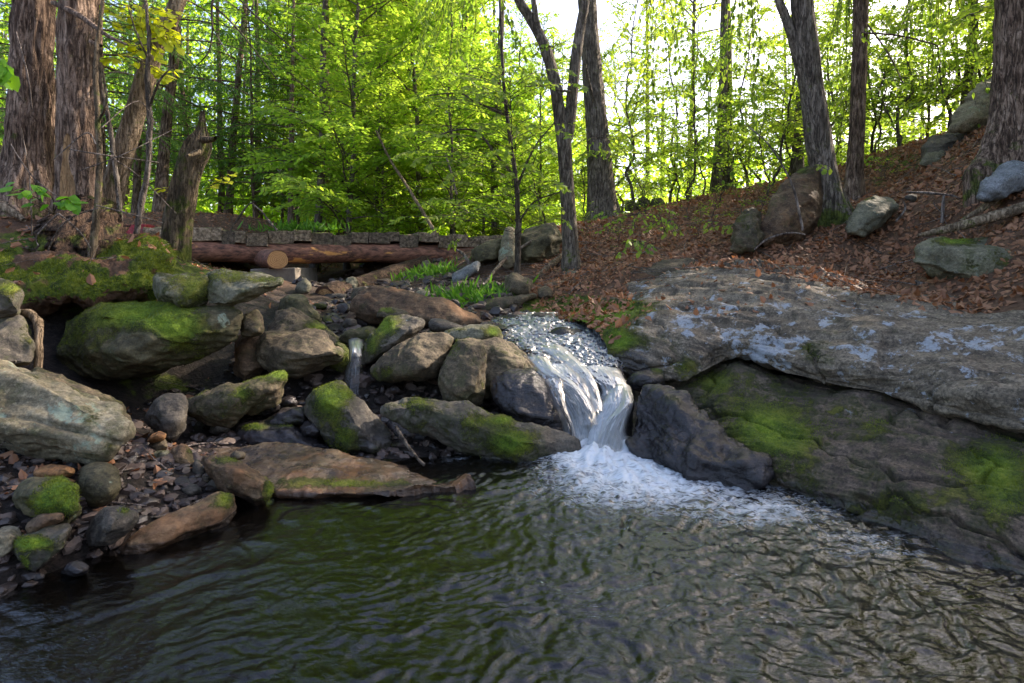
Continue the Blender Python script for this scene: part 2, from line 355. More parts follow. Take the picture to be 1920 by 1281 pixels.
n1 = nz(nt, v, 1.2, 8, .6); n2 = nz(nt, v, 22, 6, .7, .5); vo = N(nt, "TexVoronoi", {"Vector": v, "Scale": 16., "Randomness": 1.}, feature='F1')
c = ramp(nt, mth(nt, 'ADD', mth(nt, 'MULTIPLY', n2, .7), mth(nt, 'MULTIPLY', n1, .3)), [(.33, (.03, .018, .011)), (.5, (.10, .055, .032)), (.66, (.2, .115, .065))])
c = mixc(nt, .35, c, mixc(nt, vo.outputs["Color"], (.05, .025, .014), (.24, .13, .07)))
wa = N(nt, "Attribute", attribute_name="wet").outputs["Fac"]
c = mixc(nt, wa, c, ramp(nt, n2, [(.38, (.006, .005, .004)), (.52, (.022, .016, .012)), (.66, (.06, .045, .036))]))  # wet soil, near black also to carry the painted shade of the hollows
ma = N(nt, "Attribute", attribute_name="moss").outputs["Fac"]
mm = mapr(nt, mth(nt, 'ADD', ma, mth(nt, 'MULTIPLY', mth(nt, 'SUBTRACT', nz(nt, v, 5, 9, .66), .5), 1.4)), .4, .55)
c = mixc(nt, mm, c, moss_colour(nt, v))
h = mth(nt, 'ADD', n2, mth(nt, 'MULTIPLY', nz(nt, v, 90, 4, .7), .4))
bs = N(nt, "BsdfPrincipled", {"Base Color": c, "Roughness": mixc(nt, wa, (.9,) * 3, (.5,) * 3), "Normal": N(nt, "Bump", {"Height": h, "Strength": .9, "Distance": .05}).outputs[0]})
bs.inputs["Specular IOR Level"].default_value = .3
out(nt, bs.outputs[0]); MAT['floor'] = m
tag(link("ground", mesh("ground", GV, GF, m, True, {"moss": gm, "wet": wet_shade})), kind="structure")
DROP = [(GV, GF)]                         # surfaces that litter may fall on

# ------------------------------------------------------------------ rocks
def lap(V, E, it, lam=.5):
    n = len(V); deg = np.bincount(E.ravel(), minlength=n)[:, None] + 1e-9
    for _ in range(it):
        s = np.zeros_like(V)
        for k in range(3):
            s[:, k] = np.bincount(E[:, 0], V[E[:, 1], k], n) + np.bincount(E[:, 1], V[E[:, 0], k], n)
        V = V + lam * (s / deg - V)
    return V
def normals(V, Fq):
    nrm = np.zeros_like(V)
    fn = np.cross(V[Fq[:, 2]] - V[Fq[:, 0]], V[Fq[:, -1]] - V[Fq[:, 1]])
    for k in range(Fq.shape[1]):
        for a in range(3): nrm[:, a] += np.bincount(Fq[:, k], fn[:, a], len(V))
    return nrm / (np.linalg.norm(nrm, axis=1)[:, None] + 1e-12)
def remesh_hulls(hulls, vox):
    bm = bmesh.new()
    for h in hulls:
        vv = [bm.verts.new(p) for p in h]
        r = bmesh.ops.convex_hull(bm, input=vv)
        junk = [e for e in r['geom_interior'] + r['geom_unused'] if isinstance(e, bmesh.types.BMVert) and e.is_valid]
        if junk: bmesh.ops.delete(bm, geom=list(set(junk)), context='VERTS')
    bmesh.ops.recalc_face_normals(bm, faces=bm.faces)
    me = bpy.data.meshes.new("t"); bm.to_mesh(me); bm.free()
    o = bpy.data.objects.new("t", me); COL.objects.link(o)
    md = o.modifiers.new("r", 'REMESH'); md.mode = 'VOXEL'; md.voxel_size = vox; md.adaptivity = 0
    dg = bpy.context.evaluated_depsgraph_get(); ev = o.evaluated_get(dg); m2 = ev.to_mesh()
    V = np.empty(len(m2.vertices) * 3); m2.vertices.foreach_get("co", V)
    Fq = np.empty(len(m2.polygons) * 4, np.int32)
    m2.polygons.foreach_get("vertices", Fq)
    E = np.empty(len(m2.edges) * 2, np.int32); m2.edges.foreach_get("vertices", E)
    ev.to_mesh_clear(); bpy.data.objects.remove(o); bpy.data.meshes.remove(me)
    return V.reshape(-1, 3), Fq.reshape(-1, 4), E.reshape(-1, 2)
FIB = MB()
def moss_fibres(V, Fq, mo, dens, r, L=.012):
    tri = np.concatenate([Fq[:, [0, 1, 2]], Fq[:, [0, 2, 3]]]); a, b, c = V[tri[:, 0]], V[tri[:, 1]], V[tri[:, 2]]
    cr = np.cross(b - a, c - a); ar = np.linalg.norm(cr, axis=1) * .5; mt = mo[tri].mean(1)
    toward = ((cr * (np.array((0, 0, CAMH)) - a)).sum(1) > 0) | (cr[:, 2] > 0)
    lamb = ar * dens * sstep(.45, .75, mt) * toward
    cnt = r.poisson(lamb); idx = np.repeat(np.arange(len(tri)), cnt)
    if not len(idx): return None
    u, v_ = r.random(len(idx)), r.random(len(idx)); f = u + v_ > 1; u[f], v_[f] = 1 - u[f], 1 - v_[f]
    p = a[idx] + u[:, None] * (b - a)[idx] + v_[:, None] * (c - a)[idx]
    n = cr[idx] / (np.linalg.norm(cr[idx], axis=1)[:, None] + 1e-12)
    d = n + r.normal(size=n.shape) * .55; d[:, 2] += .2; d /= np.linalg.norm(d, axis=1)[:, None]
    s = np.cross(d, r.normal(size=d.shape)); s /= np.linalg.norm(s, axis=1)[:, None]
    ln = L * r.uniform(.5, 1.5, len(p))[:, None]; wd = L * .16
    k = len(p); VV = np.stack([p - s * wd - n * .002, p + s * wd - n * .002, p + d * ln], 1).reshape(-1, 3)
    return VV, np.arange(3 * k).reshape(k, 3)
def facets(V, seed, cell, aniso=(1, 1, 1), sharp=14.):
    r = np.random.default_rng(int(seed * 10) % 99991); A_ = np.asarray(aniso, float); Q = V / cell * A_; lo, hi = Q.min(0) - .5, Q.max(0) + .5
    vol = np.prod(np.minimum(hi - lo, 30)); k = int(min(160, max(8, vol * .6))); S = V[r.integers(0, len(V), k)] / cell * A_; h = r.uniform(-.5, .5, k); G_ = r.normal(size=(k, 3)) * .55
    o = np.empty(len(V))
    for i in range(0, len(V), 20000):
        q = Q[i:i + 20000]; df = q[:, None] - S[None]; D = (df ** 2).sum(-1); D -= D.min(1)[:, None]; w_ = np.exp(-sharp * D); w_ /= w_.sum(1)[:, None]
        o[i:i + 20000] = (w_ * (h + (df * G_).sum(-1))).sum(1)
    return np.clip(o, -1.2, 1.2)
NROCK = 0
def rock(label, Y, pts, mat='brown', front=None, depth=.4, tilt=.45, rnd=4, amp=1., moss=-.3, up=0., blobs=(), lich=(), wet=0., wetz=.1, name='boulder', cat='boulder', back=.72, hulls=None, cracks=(), vox=None, group=None, fib=True, drop=False, strata=.5):
    global NROCK; NROCK += 1; seed = NROCK * 13.7; r = np.random.default_rng(NROCK)
    def hull(pts, front, Y, depth):
        pts = np.array([(p[0], p[1], p[2] if len(p) > 2 else 0) for p in pts], float)
        cx, cy = pts[:, 0].mean(), pts[:, 1].mean(); pts[:, 0] = cx + (pts[:, 0] - cx) * 1.03; pts[:, 1] = cy + (pts[:, 1] - cy) * 1.03; yb = pts[:, 1].max()
        dY = lambda py: tilt * (yb - py) / F * Y
        H = [P(a, b, Y + dY(b) + d) for a, b, d in pts]
        if front is None:
            for s, k in ((.55, .5), (.86, .27)):
                for a, b, d in pts:
                    a2, b2 = cx + (a - cx) * s + r.normal() * 3, cy + (b - cy) * s + r.normal() * 3
                    H.append(P(a2, b2, Y + dY(b2) - depth * k * r.uniform(.8, 1.15)))
        else:
            for a, b, d in front: H.append(P(a, b, Y + dY(b) - d))
        for a, b, d in pts:
            a2, b2 = cx + (a - cx) * back, cy + (b - cy) * back
            H.append(P(a2, b2, Y + dY(b) + depth * r.uniform(.85, 1.1)))
        return H
    HS = [hull(pts, front, Y, depth)]
    for hh in (hulls or []): HS.append(hull(hh[0], hh[1] if len(hh) > 1 else None, hh[2] if len(hh) > 2 else Y, hh[3] if len(hh) > 3 else depth))
    vx = vox or max(.008, min(.03, 3.6 / F * Y))
    V, Fq, E = remesh_hulls(HS, vx)
    size = np.linalg.norm(V.max(0) - V.min(0))
    V = lap(V, E, max(1, rnd - 1) if rnd < 5 else rnd)
    s = max(size, .12); ctr = V.mean(0)
    if rnd < 5:
        th_ = min(np.linalg.svd(V - ctr, compute_uv=False)[2] / math.sqrt(len(V)) * 3.2, .5 * size)
        for _ in range(22):
            pn = r.normal(size=3); pn[1] -= .5; pn /= np.linalg.norm(pn); t = (V - ctr) @ pn; hi_ = t.max()
            lim = hi_ - th_ * r.uniform(.02, .11) * (1 if hi_ < .36 * size else .4); V = V - np.maximum(t - lim, 0)[:, None] * pn * .95
    n = normals(V, Fq)
    if ((V - ctr) * n).sum() < 0: n = -n; Fq = Fq[:, ::-1]
    d = .02 * s * fbm(V / (.42 * s) + seed, 3) + .012 * s * fbm(V / (.12 * s) + seed * 2, 4, .62) + .03 * s * (facets(V, seed, .3 * s) if rnd < 5 else 0)
    ax = np.array((.2 + .2 * math.sin(seed), -.35, .9)); ax /= np.linalg.norm(ax)
    lay = (V @ ax)[:, None] * np.array((1, .2, .1)) * (9 / s ** .5) + V * 1.2
    q = fbm(lay + seed, 4, .6); d += strata * .018 * s ** .7 * (np.abs(q) * 2 - .5)
    chip = noise(V / (.2 * s) + seed * 3); d -= .012 * s * sstep(.15, .5, chip)
    V = V + n * (d * amp)[:, None]
    ppx, ppy = PX(V)
    for line, wpx, dep in cracks:
        dd = np.full(len(V), 1e9)
        for (x0, y0), (x1, y1) in zip(line[:-1], line[1:]):
            t = np.clip(((ppx - x0) * (x1 - x0) + (ppy - y0) * (y1 - y0)) / ((x1 - x0) ** 2 + (y1 - y0) ** 2), 0, 1)
            dd = np.minimum(dd, np.hypot(ppx - x0 - t * (x1 - x0), ppy - y0 - t * (y1 - y0)))
        V = V - n * (dep * np.exp(-(dd / wpx) ** 2))[:, None]
    n = normals(V, Fq)
    mo = moss + .2 + up * np.clip(n[:, 2], -1, 1)
    fr = n[:, 1] < .5
    for c_ in blobs: mo = mo + c_[4] * blob(ppx, ppy, *c_[:4]) * fr
    li = np.zeros(len(V))
    for c_ in lich: li += c_[4] * blob(ppx, ppy, *c_[:4])
    we = np.maximum(wet, sstep(wetz, wetz * .25, V[:, 2]))
    base = np.array((V[:, 0].mean(), V[:, 1].mean(), V[:, 2].min()))
    me = mesh(name, V - base, Fq, MAT[mat], True, {"moss": mo, "lichen": li, "wet": we})
    o = link(name, me, None, base); tag(o, label, cat, group)
    if fib and (blobs or moss + up > .4):
        mn = mo + 1.2 * .35 * fbm(V * 7 + seed, 3)
        g = moss_fibres(V, Fq, mn, 16000 if Y < 5 else 7000, r, .011)
        if g: 
            mf = mesh("moss", g[0] - base, g[1], MAT['mossfibre'], False); tag(link("moss", mf, o), kind="stuff")
    if drop: DROP.append((V, Fq))
    return o
# ---- left bank
rock("big moss covered boulder under the flat slab on the left bank", 4.45, [(100, 650), (112, 610), (124, 591), (161, 574), (210, 565), (255, 557), (318, 574), (375, 572), (423, 576), (446, 588), (444, 612), (435, 634), (397, 650), (375, 672), (352, 683), (285, 688), (232, 698), (161, 704), (118, 690)],
     'olive', front=[(190, 590, .22), (300, 600, .3), (400, 597, .18), (180, 660, .28), (300, 660, .33), (380, 640, .2), (240, 688, .2), (140, 620, .14)], depth=.7, tilt=.25, moss=.05, up=.15,
     blobs=[(255, 590, 110, 40, .7), (330, 630, 80, 50, .6), (130, 640, 50, 40, .3), (260, 640, 40, 25, -.9), (410, 600, 30, 25, -.5)], lich=[(262, 655, 28, 25, .35), (415, 600, 30, 20, .25)])
rock("flat green stained block at the left end of the overhanging slab", 4.6, [(288, 535), (290, 517), (340, 514), (390, 516), (392, 560), (386, 570), (348, 574), (318, 571), (297, 565)], 'green', depth=.35, tilt=.3, rnd=2, moss=.15, blobs=[(360, 530, 40, 20, .4), (360, 560, 40, 20, .3)], name='stone_slab', cat='rock')
rock("pointed flat slab jutting out over the mossy boulder", 4.5, [(388, 513), (440, 508), (472, 509), (495, 518), (525, 520), (534, 530), (520, 541), (450, 562), (423, 573), (388, 570)], 'green',
     front=[(392, 545, .1), (445, 536, .22), (480, 532, .2), (420, 568, .03), (400, 525, .1)], depth=.45, tilt=.9, rnd=2, moss=.05, blobs=[(430, 518, 50, 12, .5), (500, 524, 30, 8, .4)], name='stone_slab', cat='rock')
rock("large pale slab with a long crack and round lichen spots at the left edge", 3.0, [(-160, 640), (0, 675), (30, 679), (94, 711), (180, 752), (240, 778), (250, 795), (247, 818), (225, 840), (202, 865), (161, 868), (124, 853), (60, 831), (0, 808), (-160, 800)], 'pale',
     front=[(-120, 700, .3), (0, 705, .25), (90, 740, .25), (180, 785, .2), (225, 808, .12), (190, 850, .12), (100, 825, .22), (0, 790, .28)], depth=.6, tilt=.5, rnd=2, moss=-.12, up=.1,
     lich=[(112, 775, 20, 14, .5), (160, 838, 22, 18, .55), (60, 730, 60, 20, .15)], cracks=[([(-150, 770), (0, 778), (60, 785), (130, 803), (190, 822), (224, 833)], 5, .03)], vox=.0095)
rock("brown slab tucked behind the cracked pale slab", 3.5, [(60, 690), (150, 725), (230, 755), (248, 780), (240, 800), (150, 790), (60, 750)], 'brown', depth=.3, moss=.1, name='stone_slab', cat='rock', rnd=2)
rock("mossy topped rounded rock at the left edge above the root", 3.9, [(-70, 530), (0, 520), (22, 526), (42, 541), (47, 556), (36, 594), (0, 600), (-70, 600)], 'grey', depth=.35, moss=-.1, blobs=[(20, 540, 40, 16, .8)], cat='rock', name='rock')
rock("sharp edged grey rock at the left edge below the root bend", 3.7, [(-80, 600), (0, 594), (34, 595), (50, 621), (68, 651), (66, 675), (56, 692), (-80, 700)], 'grey', front=[(0, 630, .15), (40, 640, .1), (55, 680, .06), (0, 690, .16), (-60, 650, .2)], depth=.4, moss=-.05, blobs=[(55, 625, 15, 25, .5)], rnd=1, cat='rock', name='rock')
rock("small lichen speckled rock wedged beside the mossy boulder", 4.7, [(448, 605), (458, 590), (480, 584), (494, 600), (496, 625), (478, 636), (455, 632)], 'brown', moss=.0, depth=.25, cat='rock', name='rock')
rock("dark broken rock lump under the leaf clump", 4.9, [(440, 625), (470, 615), (495, 630), (498, 690), (470, 720), (440, 700)], 'warm', moss=-.2, depth=.3, cat='rock', name='rock')
rock("angular brown boulder left of the small side trickle", 4.75, [(478, 642), (491, 629), (530, 620), (573, 613), (599, 621), (637, 646), (656, 665), (654, 681), (614, 692), (555, 706), (525, 702), (495, 690), (480, 672)], 'brown',
     front=[(486, 648, .15), (565, 628, .12), (625, 660, .2), (520, 690, .16), (600, 684, .18), (560, 668, .3)], depth=.55, rnd=2, moss=-.15, blobs=[(650, 660, 20, 20, .7)], tilt=.5)
rock("sloping boulder with a moss stripe behind the angular brown boulder", 5.5, [(493, 625), (520, 580), (540, 574), (584, 598), (640, 632), (662, 660), (600, 670), (510, 660)], 'brown', front=[(530, 590, .1), (590, 620, .15), (640, 650, .1), (520, 640, .15)], depth=.5, rnd=2, moss=-.2, blobs=[(600, 612, 45, 14, .9), (645, 645, 20, 18, .8)])
rock("rounded grey boulder behind the slab below the bridge abutment", 6.2, [(519, 575), (522, 558), (540, 551), (562, 552), (585, 568), (602, 600), (570, 620), (530, 610)], 'olive', depth=.5, moss=-.05, up=.25)
rock("mossy topped wedge rock leaning over the dark hollow", 4.05, [(345, 750), (375, 733), (450, 716), (532, 696), (541, 700), (540, 712), (487, 735), (468, 748), (465, 768), (431, 798), (382, 799), (349, 778)], 'brown',
     front=[(352, 752, .06), (400, 738, .12), (450, 735, .16), (462, 760, .1), (425, 790, .1), (385, 785, .1)], depth=.35, rnd=2, moss=.1, blobs=[(520, 702, 40, 14, .8), (455, 738, 18, 18, .5), (400, 740, 50, 8, .3)], hulls=[([(440, 722), (532, 696), (542, 702), (520, 760), (470, 780), (440, 760)], None, 4.25, .3)])
rock("smooth dark grey standing stone beside the wedge rock", 3.75, [(275, 775), (285, 757), (311, 744), (338, 746), (348, 762), (343, 806), (322, 830), (298, 820), (276, 798)], 'grey', depth=.3, moss=-.35, cat='rock', name='rock')
rock("bright moss covered rock with bare wet right flank", 3.95, [(577, 748), (590, 727), (620, 721), (645, 723), (668, 742), (692, 766), (716, 797), (736, 830), (738, 862), (700, 866), (660, 861), (630, 838), (600, 800), (579, 775)], 'grey',
     front=[(592, 745, .1), (625, 745, .18), (655, 775, .24), (690, 815, .22), (650, 830, .18), (605, 780, .16), (715, 850, .12)], depth=.4, tilt=.5, rnd=3, moss=-.25, blobs=[(615, 745, 40, 45, 1.2), (650, 820, 40, 35, .9), (655, 740, 16, 14, .5), (690, 800, 20, 34, -.8)], wetz=.2, wet=.25)
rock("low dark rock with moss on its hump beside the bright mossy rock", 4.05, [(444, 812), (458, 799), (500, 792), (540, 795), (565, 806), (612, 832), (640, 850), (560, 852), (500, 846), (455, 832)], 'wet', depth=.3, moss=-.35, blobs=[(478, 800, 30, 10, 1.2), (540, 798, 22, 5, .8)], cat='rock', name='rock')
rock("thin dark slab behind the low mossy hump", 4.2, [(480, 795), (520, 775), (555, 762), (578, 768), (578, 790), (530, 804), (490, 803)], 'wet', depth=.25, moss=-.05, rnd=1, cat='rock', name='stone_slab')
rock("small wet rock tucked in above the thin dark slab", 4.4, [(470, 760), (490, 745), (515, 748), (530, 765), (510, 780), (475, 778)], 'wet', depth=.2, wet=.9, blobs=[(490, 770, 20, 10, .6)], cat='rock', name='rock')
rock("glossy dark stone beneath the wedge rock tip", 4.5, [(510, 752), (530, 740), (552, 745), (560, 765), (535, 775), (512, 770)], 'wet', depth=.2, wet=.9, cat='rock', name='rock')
rock("small grey cobble in the dark gap under the wedge rock", 4.1, [(393, 800), (410, 790), (428, 795), (430, 810), (410, 818), (396, 812)], 'grey', depth=.12, cat='rock', name='stone')
rock("dark cobble resting against the bright mossy rock", 4.05, [(560, 800), (575, 790), (592, 795), (605, 812), (590, 822), (565, 818)], 'wet', depth=.15, cat='rock', name='stone')
rock("upright brown stone split beside the wet shelf", 3.35, [(315, 852), (320, 838), (338, 832), (356, 838), (374, 862), (382, 886), (352, 888), (322, 882)], 'warm', front=[(335, 842, .08), (350, 870, .1), (325, 870, .07)], depth=.2, rnd=1, moss=-.2, blobs=[(358, 846, 16, 10, .5)], cat='rock', name='rock')
rock("thin pale stone leaning on the upright brown stone", 3.28, [(362, 868), (370, 856), (378, 870), (384, 886), (372, 893), (362, 888)], 'grey', depth=.06, rnd=1, cat='rock', name='stone')
rock("mossy ended brown rock at the pool edge", 3.05, [(381, 858), (413, 853), (447, 869), (488, 882), (509, 905), (511, 922), (500, 940), (480, 950), (430, 928), (388, 893)], 'warm', front=[(400, 866, .06), (450, 888, .14), (492, 905, .1), (485, 938, .08), (430, 912, .12)], depth=.35, rnd=2, moss=-.15, blobs=[(430, 862, 40, 8, .7), (505, 918, 14, 26, .9)])
rock("broad wet flat slab along the pool edge with a mossy lip", 3.2, [(395, 842), (440, 838), (560, 838), (680, 862), (780, 878), (835, 897), (890, 912), (860, 926), (760, 930), (640, 935), (520, 935), (490, 905)], 'slab', front=[(500, 884, .0), (640, 896, .06), (780, 898, .06), (520, 926, .06), (700, 928, .1)], depth=.45, tilt=1.7, rnd=2, amp=.6, moss=-.55, blobs=[(560, 906, 80, 16, .95), (740, 908, 60, 12, .9), (650, 906, 50, 12, .8)], wetz=.06, wet=.45, name='stone_slab', cat='rock')
rock("long tan rock with a mossy end lying along the waterline", 2.55, [(190, 1046, 0), (215, 1022, 0), (260, 995, .04), (323, 973, .12), (398, 938, .2), (417, 920, .25), (434, 924, .28), (444, 964, .3), (428, 980, .27), (357, 1012, .15), (300, 1035, .06), (235, 1050, 0)], 'warm', front=[(250, 1015, .02), (330, 985, -.02), (410, 950, -.16), (415, 975, -.18), (330, 1012, -.03)], depth=.25, rnd=2, moss=-.3, blobs=[(422, 935, 22, 25, 1.), (380, 948, 30, 6, .5)], wetz=.07)
rock("smooth rounded tan boulder on the gravel beach", 2.8, [(144, 900), (150, 878), (168, 868), (200, 867), (219, 880), (229, 906), (217, 936), (195, 951), (165, 956), (150, 945)], 'olive', depth=.25, rnd=9, amp=.55, moss=-.5, strata=.2, lich=[(205, 905, 12, 10, .4)], cat='boulder')
rock("grey rock with a moss tuft beside the tan boulder", 2.52, [(166, 985), (178, 955), (200, 946), (240, 950), (259, 968), (240, 1000), (200, 1022), (168, 1032), (158, 1015)], 'grey', front=[(195, 965, .1), (225, 970, .1), (200, 1005, .12), (180, 1018, .08)], depth=.22, rnd=2, moss=-.4, blobs=[(232, 957, 14, 9, 1.)], cat='rock', name='rock')
rock("rusty orange angular stone under the cracked pale slab", 2.8, [(58, 885), (85, 874), (132, 877), (138, 882), (110, 896), (82, 904)], 'orange', depth=.14, rnd=1, cat='rock', name='stone')
rock("mound rock half hidden by vivid green moss", 2.53, [(28, 935), (45, 910), (90, 904), (120, 900), (146, 915), (150, 960), (130, 985), (60, 960), (30, 950)], 'olive', depth=.25, moss=-.05, blobs=[(118, 925, 34, 35, 1.4), (95, 945, 50, 24, .9)], cat='rock', name='rock')
rock("flat brown stone lying on the vivid moss", 2.42, [(42, 992), (70, 968), (95, 962), (121, 966), (118, 975), (85, 990), (55, 1002)], 'warm', depth=.1, rnd=1, cat='rock', name='stone')
rock("lichen spotted tan rock at the left edge of the beach", 2.4, [(-50, 990), (0, 992), (20, 988), (34, 1005), (28, 1035), (8, 1058), (-50, 1070)], 'pale', depth=.2, moss=-.3, rnd=2, blobs=[(30, 1015, 10, 20, .5)], cat='rock', name='rock')
rock("moss bearded wedge rock dipping into the pool", 2.35, [(28, 1015), (60, 1010), (110, 985), (134, 990), (130, 1015), (95, 1060), (65, 1080), (40, 1070)], 'grey', depth=.2, moss=-.1, rnd=2, blobs=[(60, 1018, 45, 14, 1.3), (48, 1055, 14, 22, .9)], wetz=.08, cat='rock', name='rock')
rock("small wet rock with leaf scraps at the water edge", 2.36, [(112, 1075), (125, 1058), (148, 1050), (168, 1062), (165, 1078), (140, 1084)], 'wet', depth=.14, wet=.8, cat='rock', name='rock')
for lab, Y, pts, mt in (
    ("grey three sided stone on the gravel left of the long tan rock", 3.12, [(336, 915), (348, 900), (380, 922), (360, 934), (340, 930)], 'grey'),
    ("small brown stone touching the grey three sided stone", 3.22, [(370, 905), (376, 893), (395, 892), (398, 902), (380, 913)], 'brown'),
    ("dark angular stone beside the mossy ended brown rock", 3.2, [(385, 905), (402, 897), (422, 898), (424, 918), (400, 924), (386, 918)], 'grey'),
    ("reddish stone right of the tan boulder", 3.05, [(236, 922), (250, 911), (276, 915), (279, 930), (262, 938), (240, 932)], 'warm'),
    ("block shaped tan stone below the standing stone", 3.5, [(279, 838), (284, 826), (310, 824), (316, 840), (300, 848), (280, 846)], 'brown'),
    ("brown leaf topped stone leaning on the standing stone", 3.48, [(272, 830), (285, 815), (300, 808), (312, 812), (308, 826), (285, 830)], 'orange'),
    ("mossy pale stone left of the upright brown stone", 3.4, [(262, 868), (275, 852), (300, 846), (320, 845), (318, 862), (290, 870)], 'green'),
    ("dark cobble under the cracked pale slab", 3.0, [(10, 880), (24, 863), (45, 866), (50, 882), (30, 890)], 'warm'),
    ("pink brown cobble at the left of the beach", 2.75, [(4, 945), (22, 938), (34, 946), (30, 958), (10, 960)], 'warm'),
    ("flat pinkish stone beside the vivid moss", 2.65, [(18, 970), (30, 958), (46, 962), (48, 974), (28, 980)], 'warm'),
    ("grey flat stone in front of the pinkish stone", 2.58, [(14, 985), (30, 974), (50, 978), (42, 992), (22, 995)], 'grey'),
    ("dark wet cobble under the tan boulder", 3.0, [(210, 945), (225, 935), (236, 942), (232, 955), (216, 957)], 'wet'),
    ("small stone between the two slabs at the pool corner", 3.3, [(432, 852), (445, 845), (462, 850), (458, 862), (440, 862)], 'brown'),
    ("wet pebbly stone at the top edge of the wet slab", 3.95, [(536, 842), (550, 832), (575, 833), (581, 845), (560, 850)], 'wet'),
    ("round reddish cobble on the wet slab", 3.9, [(504, 845), (512, 837), (522, 841), (520, 850), (508, 852)], 'warm')):
    rock(lab, Y, pts, mt, depth=.1, rnd=1, moss=.2 if mt == 'green' else -.4, cat='rock', name='stone', fib=False, tilt=.3)
# ---- upstream boulders
rock("long dark brown boulder lying across upstream of the cascade", 6.5, [(655, 575), (670, 546), (696, 536), (734, 539), (767, 544), (797, 563), (846, 572), (884, 587), (913, 602), (917, 612), (872, 620), (801, 606), (752, 600), (700, 606), (668, 600)], 'warm',
     front=[(690, 552, .1), (760, 556, .18), (800, 578, .2), (870, 592, .14), (740, 590, .3), (830, 605, .2)], depth=.6, rnd=2, moss=-.3, tilt=.4)
rock("slanting mossy block right of the side trickle", 5.1, [(677, 664), (689, 640), (726, 599), (749, 585), (786, 588), (798, 608), (790, 622), (764, 642), (726, 665), (696, 680), (680, 692)], 'grey',
     front=[(742, 602, .1), (775, 612, .2), (735, 645, .24), (690, 672, .14), (705, 640, .1)], depth=.45, rnd=2, moss=-.25, blobs=[(725, 610, 32, 26, 1.2), (695, 650, 20, 25, .9)], lich=[(770, 605, 25, 12, .25)])
rock("long rounded boulder leaning on the split faced boulder", 4.75, [(692, 700), (694, 688), (707, 675), (741, 645), (790, 627), (830, 625), (852, 634), (842, 658), (827, 688), (818, 706), (782, 714), (734, 722), (704, 718)], 'brown', front=[(720, 685, .18), (770, 650, .18), (825, 640, .08), (800, 690, .2), (740, 708, .16)], depth=.5, rnd=5, moss=-.15, blobs=[(725, 700, 40, 18, .6)])
rock("split faced brown boulder left of the main fall", 4.45, [(823, 715), (826, 670), (842, 642), (880, 634), (906, 640), (910, 690), (906, 740), (900, 770), (862, 776), (832, 762)], 'brown', front=[(850, 655, .1), (895, 655, .16), (893, 720, .2), (850, 730, .16), (880, 765, .1)], depth=.55, rnd=3, moss=.0, blobs=[(850, 650, 30, 25, .35)],
     hulls=[([(885, 640), (940, 634), (978, 655), (1004, 676), (1012, 700), (960, 722), (912, 745), (895, 720)], [(930, 660, .14), (975, 680, .14), (920, 715, .16)], 4.7, .5)])
rock("low green topped rock with a moss cap beside the stream", 5.2, [(826, 622), (870, 612), (915, 608), (936, 616), (942, 636), (900, 646), (850, 642)], 'green', depth=.35, moss=-.2, blobs=[(925, 622, 18, 14, 1.1), (850, 618, 30, 6, .6)], rnd=2, cat='rock', name='rock')
rock("wet dark dome shaped rock beside the falling water", 4.3, [(920, 730), (926, 712), (951, 694), (996, 690), (1030, 712), (1050, 740), (1068, 790), (1060, 825), (1000, 812), (951, 780), (926, 752)], 'wet', depth=.4, rnd=5, moss=-.6, wet=.85, lich=[(965, 715, 40, 18, .12)])
rock("long mossy slab bridging a black hollow at the pool edge", 3.85, [(719, 780), (728, 754), (779, 745), (820, 758), (865, 776), (910, 785), (943, 780), (970, 792), (1015, 806), (1056, 810), (1086, 831), (1080, 855), (1015, 874), (966, 876), (917, 850), (870, 822), (790, 800)], 'grey',
     front=[(735, 765, .08), (785, 765, .12), (840, 785, .14), (905, 805, .16), (960, 830, .2), (1030, 835, .12), (975, 866, .12), (1070, 845, .05)], depth=.3, rnd=2, moss=.08, tilt=.4, blobs=[(790, 755, 30, 18, .5), (890, 790, 50, 14, .5), (960, 830, 50, 30, .9), (945, 786, 20, 8, .6), (1060, 825, 40, 30, -.9)], wetz=.06, wet=.2, vox=.011)
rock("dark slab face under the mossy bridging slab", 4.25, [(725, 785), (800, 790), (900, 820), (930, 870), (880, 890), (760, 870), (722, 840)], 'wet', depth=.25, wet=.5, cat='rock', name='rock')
rock("flat smooth grey stone behind the slanting mossy block", 5.7, [(803, 607), (808, 597), (832, 598), (868, 611), (870, 621), (830, 624), (806, 618)], 'grey', depth=.3, rnd=5, amp=.5, cat='rock', name='stone')
rock("small moss capped rock behind the slanting mossy block", 5.9, [(703, 592), (712, 579), (735, 578), (768, 582), (770, 596), (730, 604)], 'brown', depth=.3, blobs=[(725, 582, 22, 8, 1.)], cat='rock', name='rock')
rock("low mossy stone left of the slanting mossy block", 5.5, [(632, 636), (655, 618), (700, 612), (715, 622), (690, 644), (650, 648)], 'olive', depth=.3, moss=.2, cat='rock', name='rock')
rock("green mossy rock edge beside the side trickle", 5.0, [(616, 660), (635, 640), (655, 655), (658, 680), (640, 700), (618, 690)], 'olive', depth=.2, moss=.5, cat='rock', name='rock')
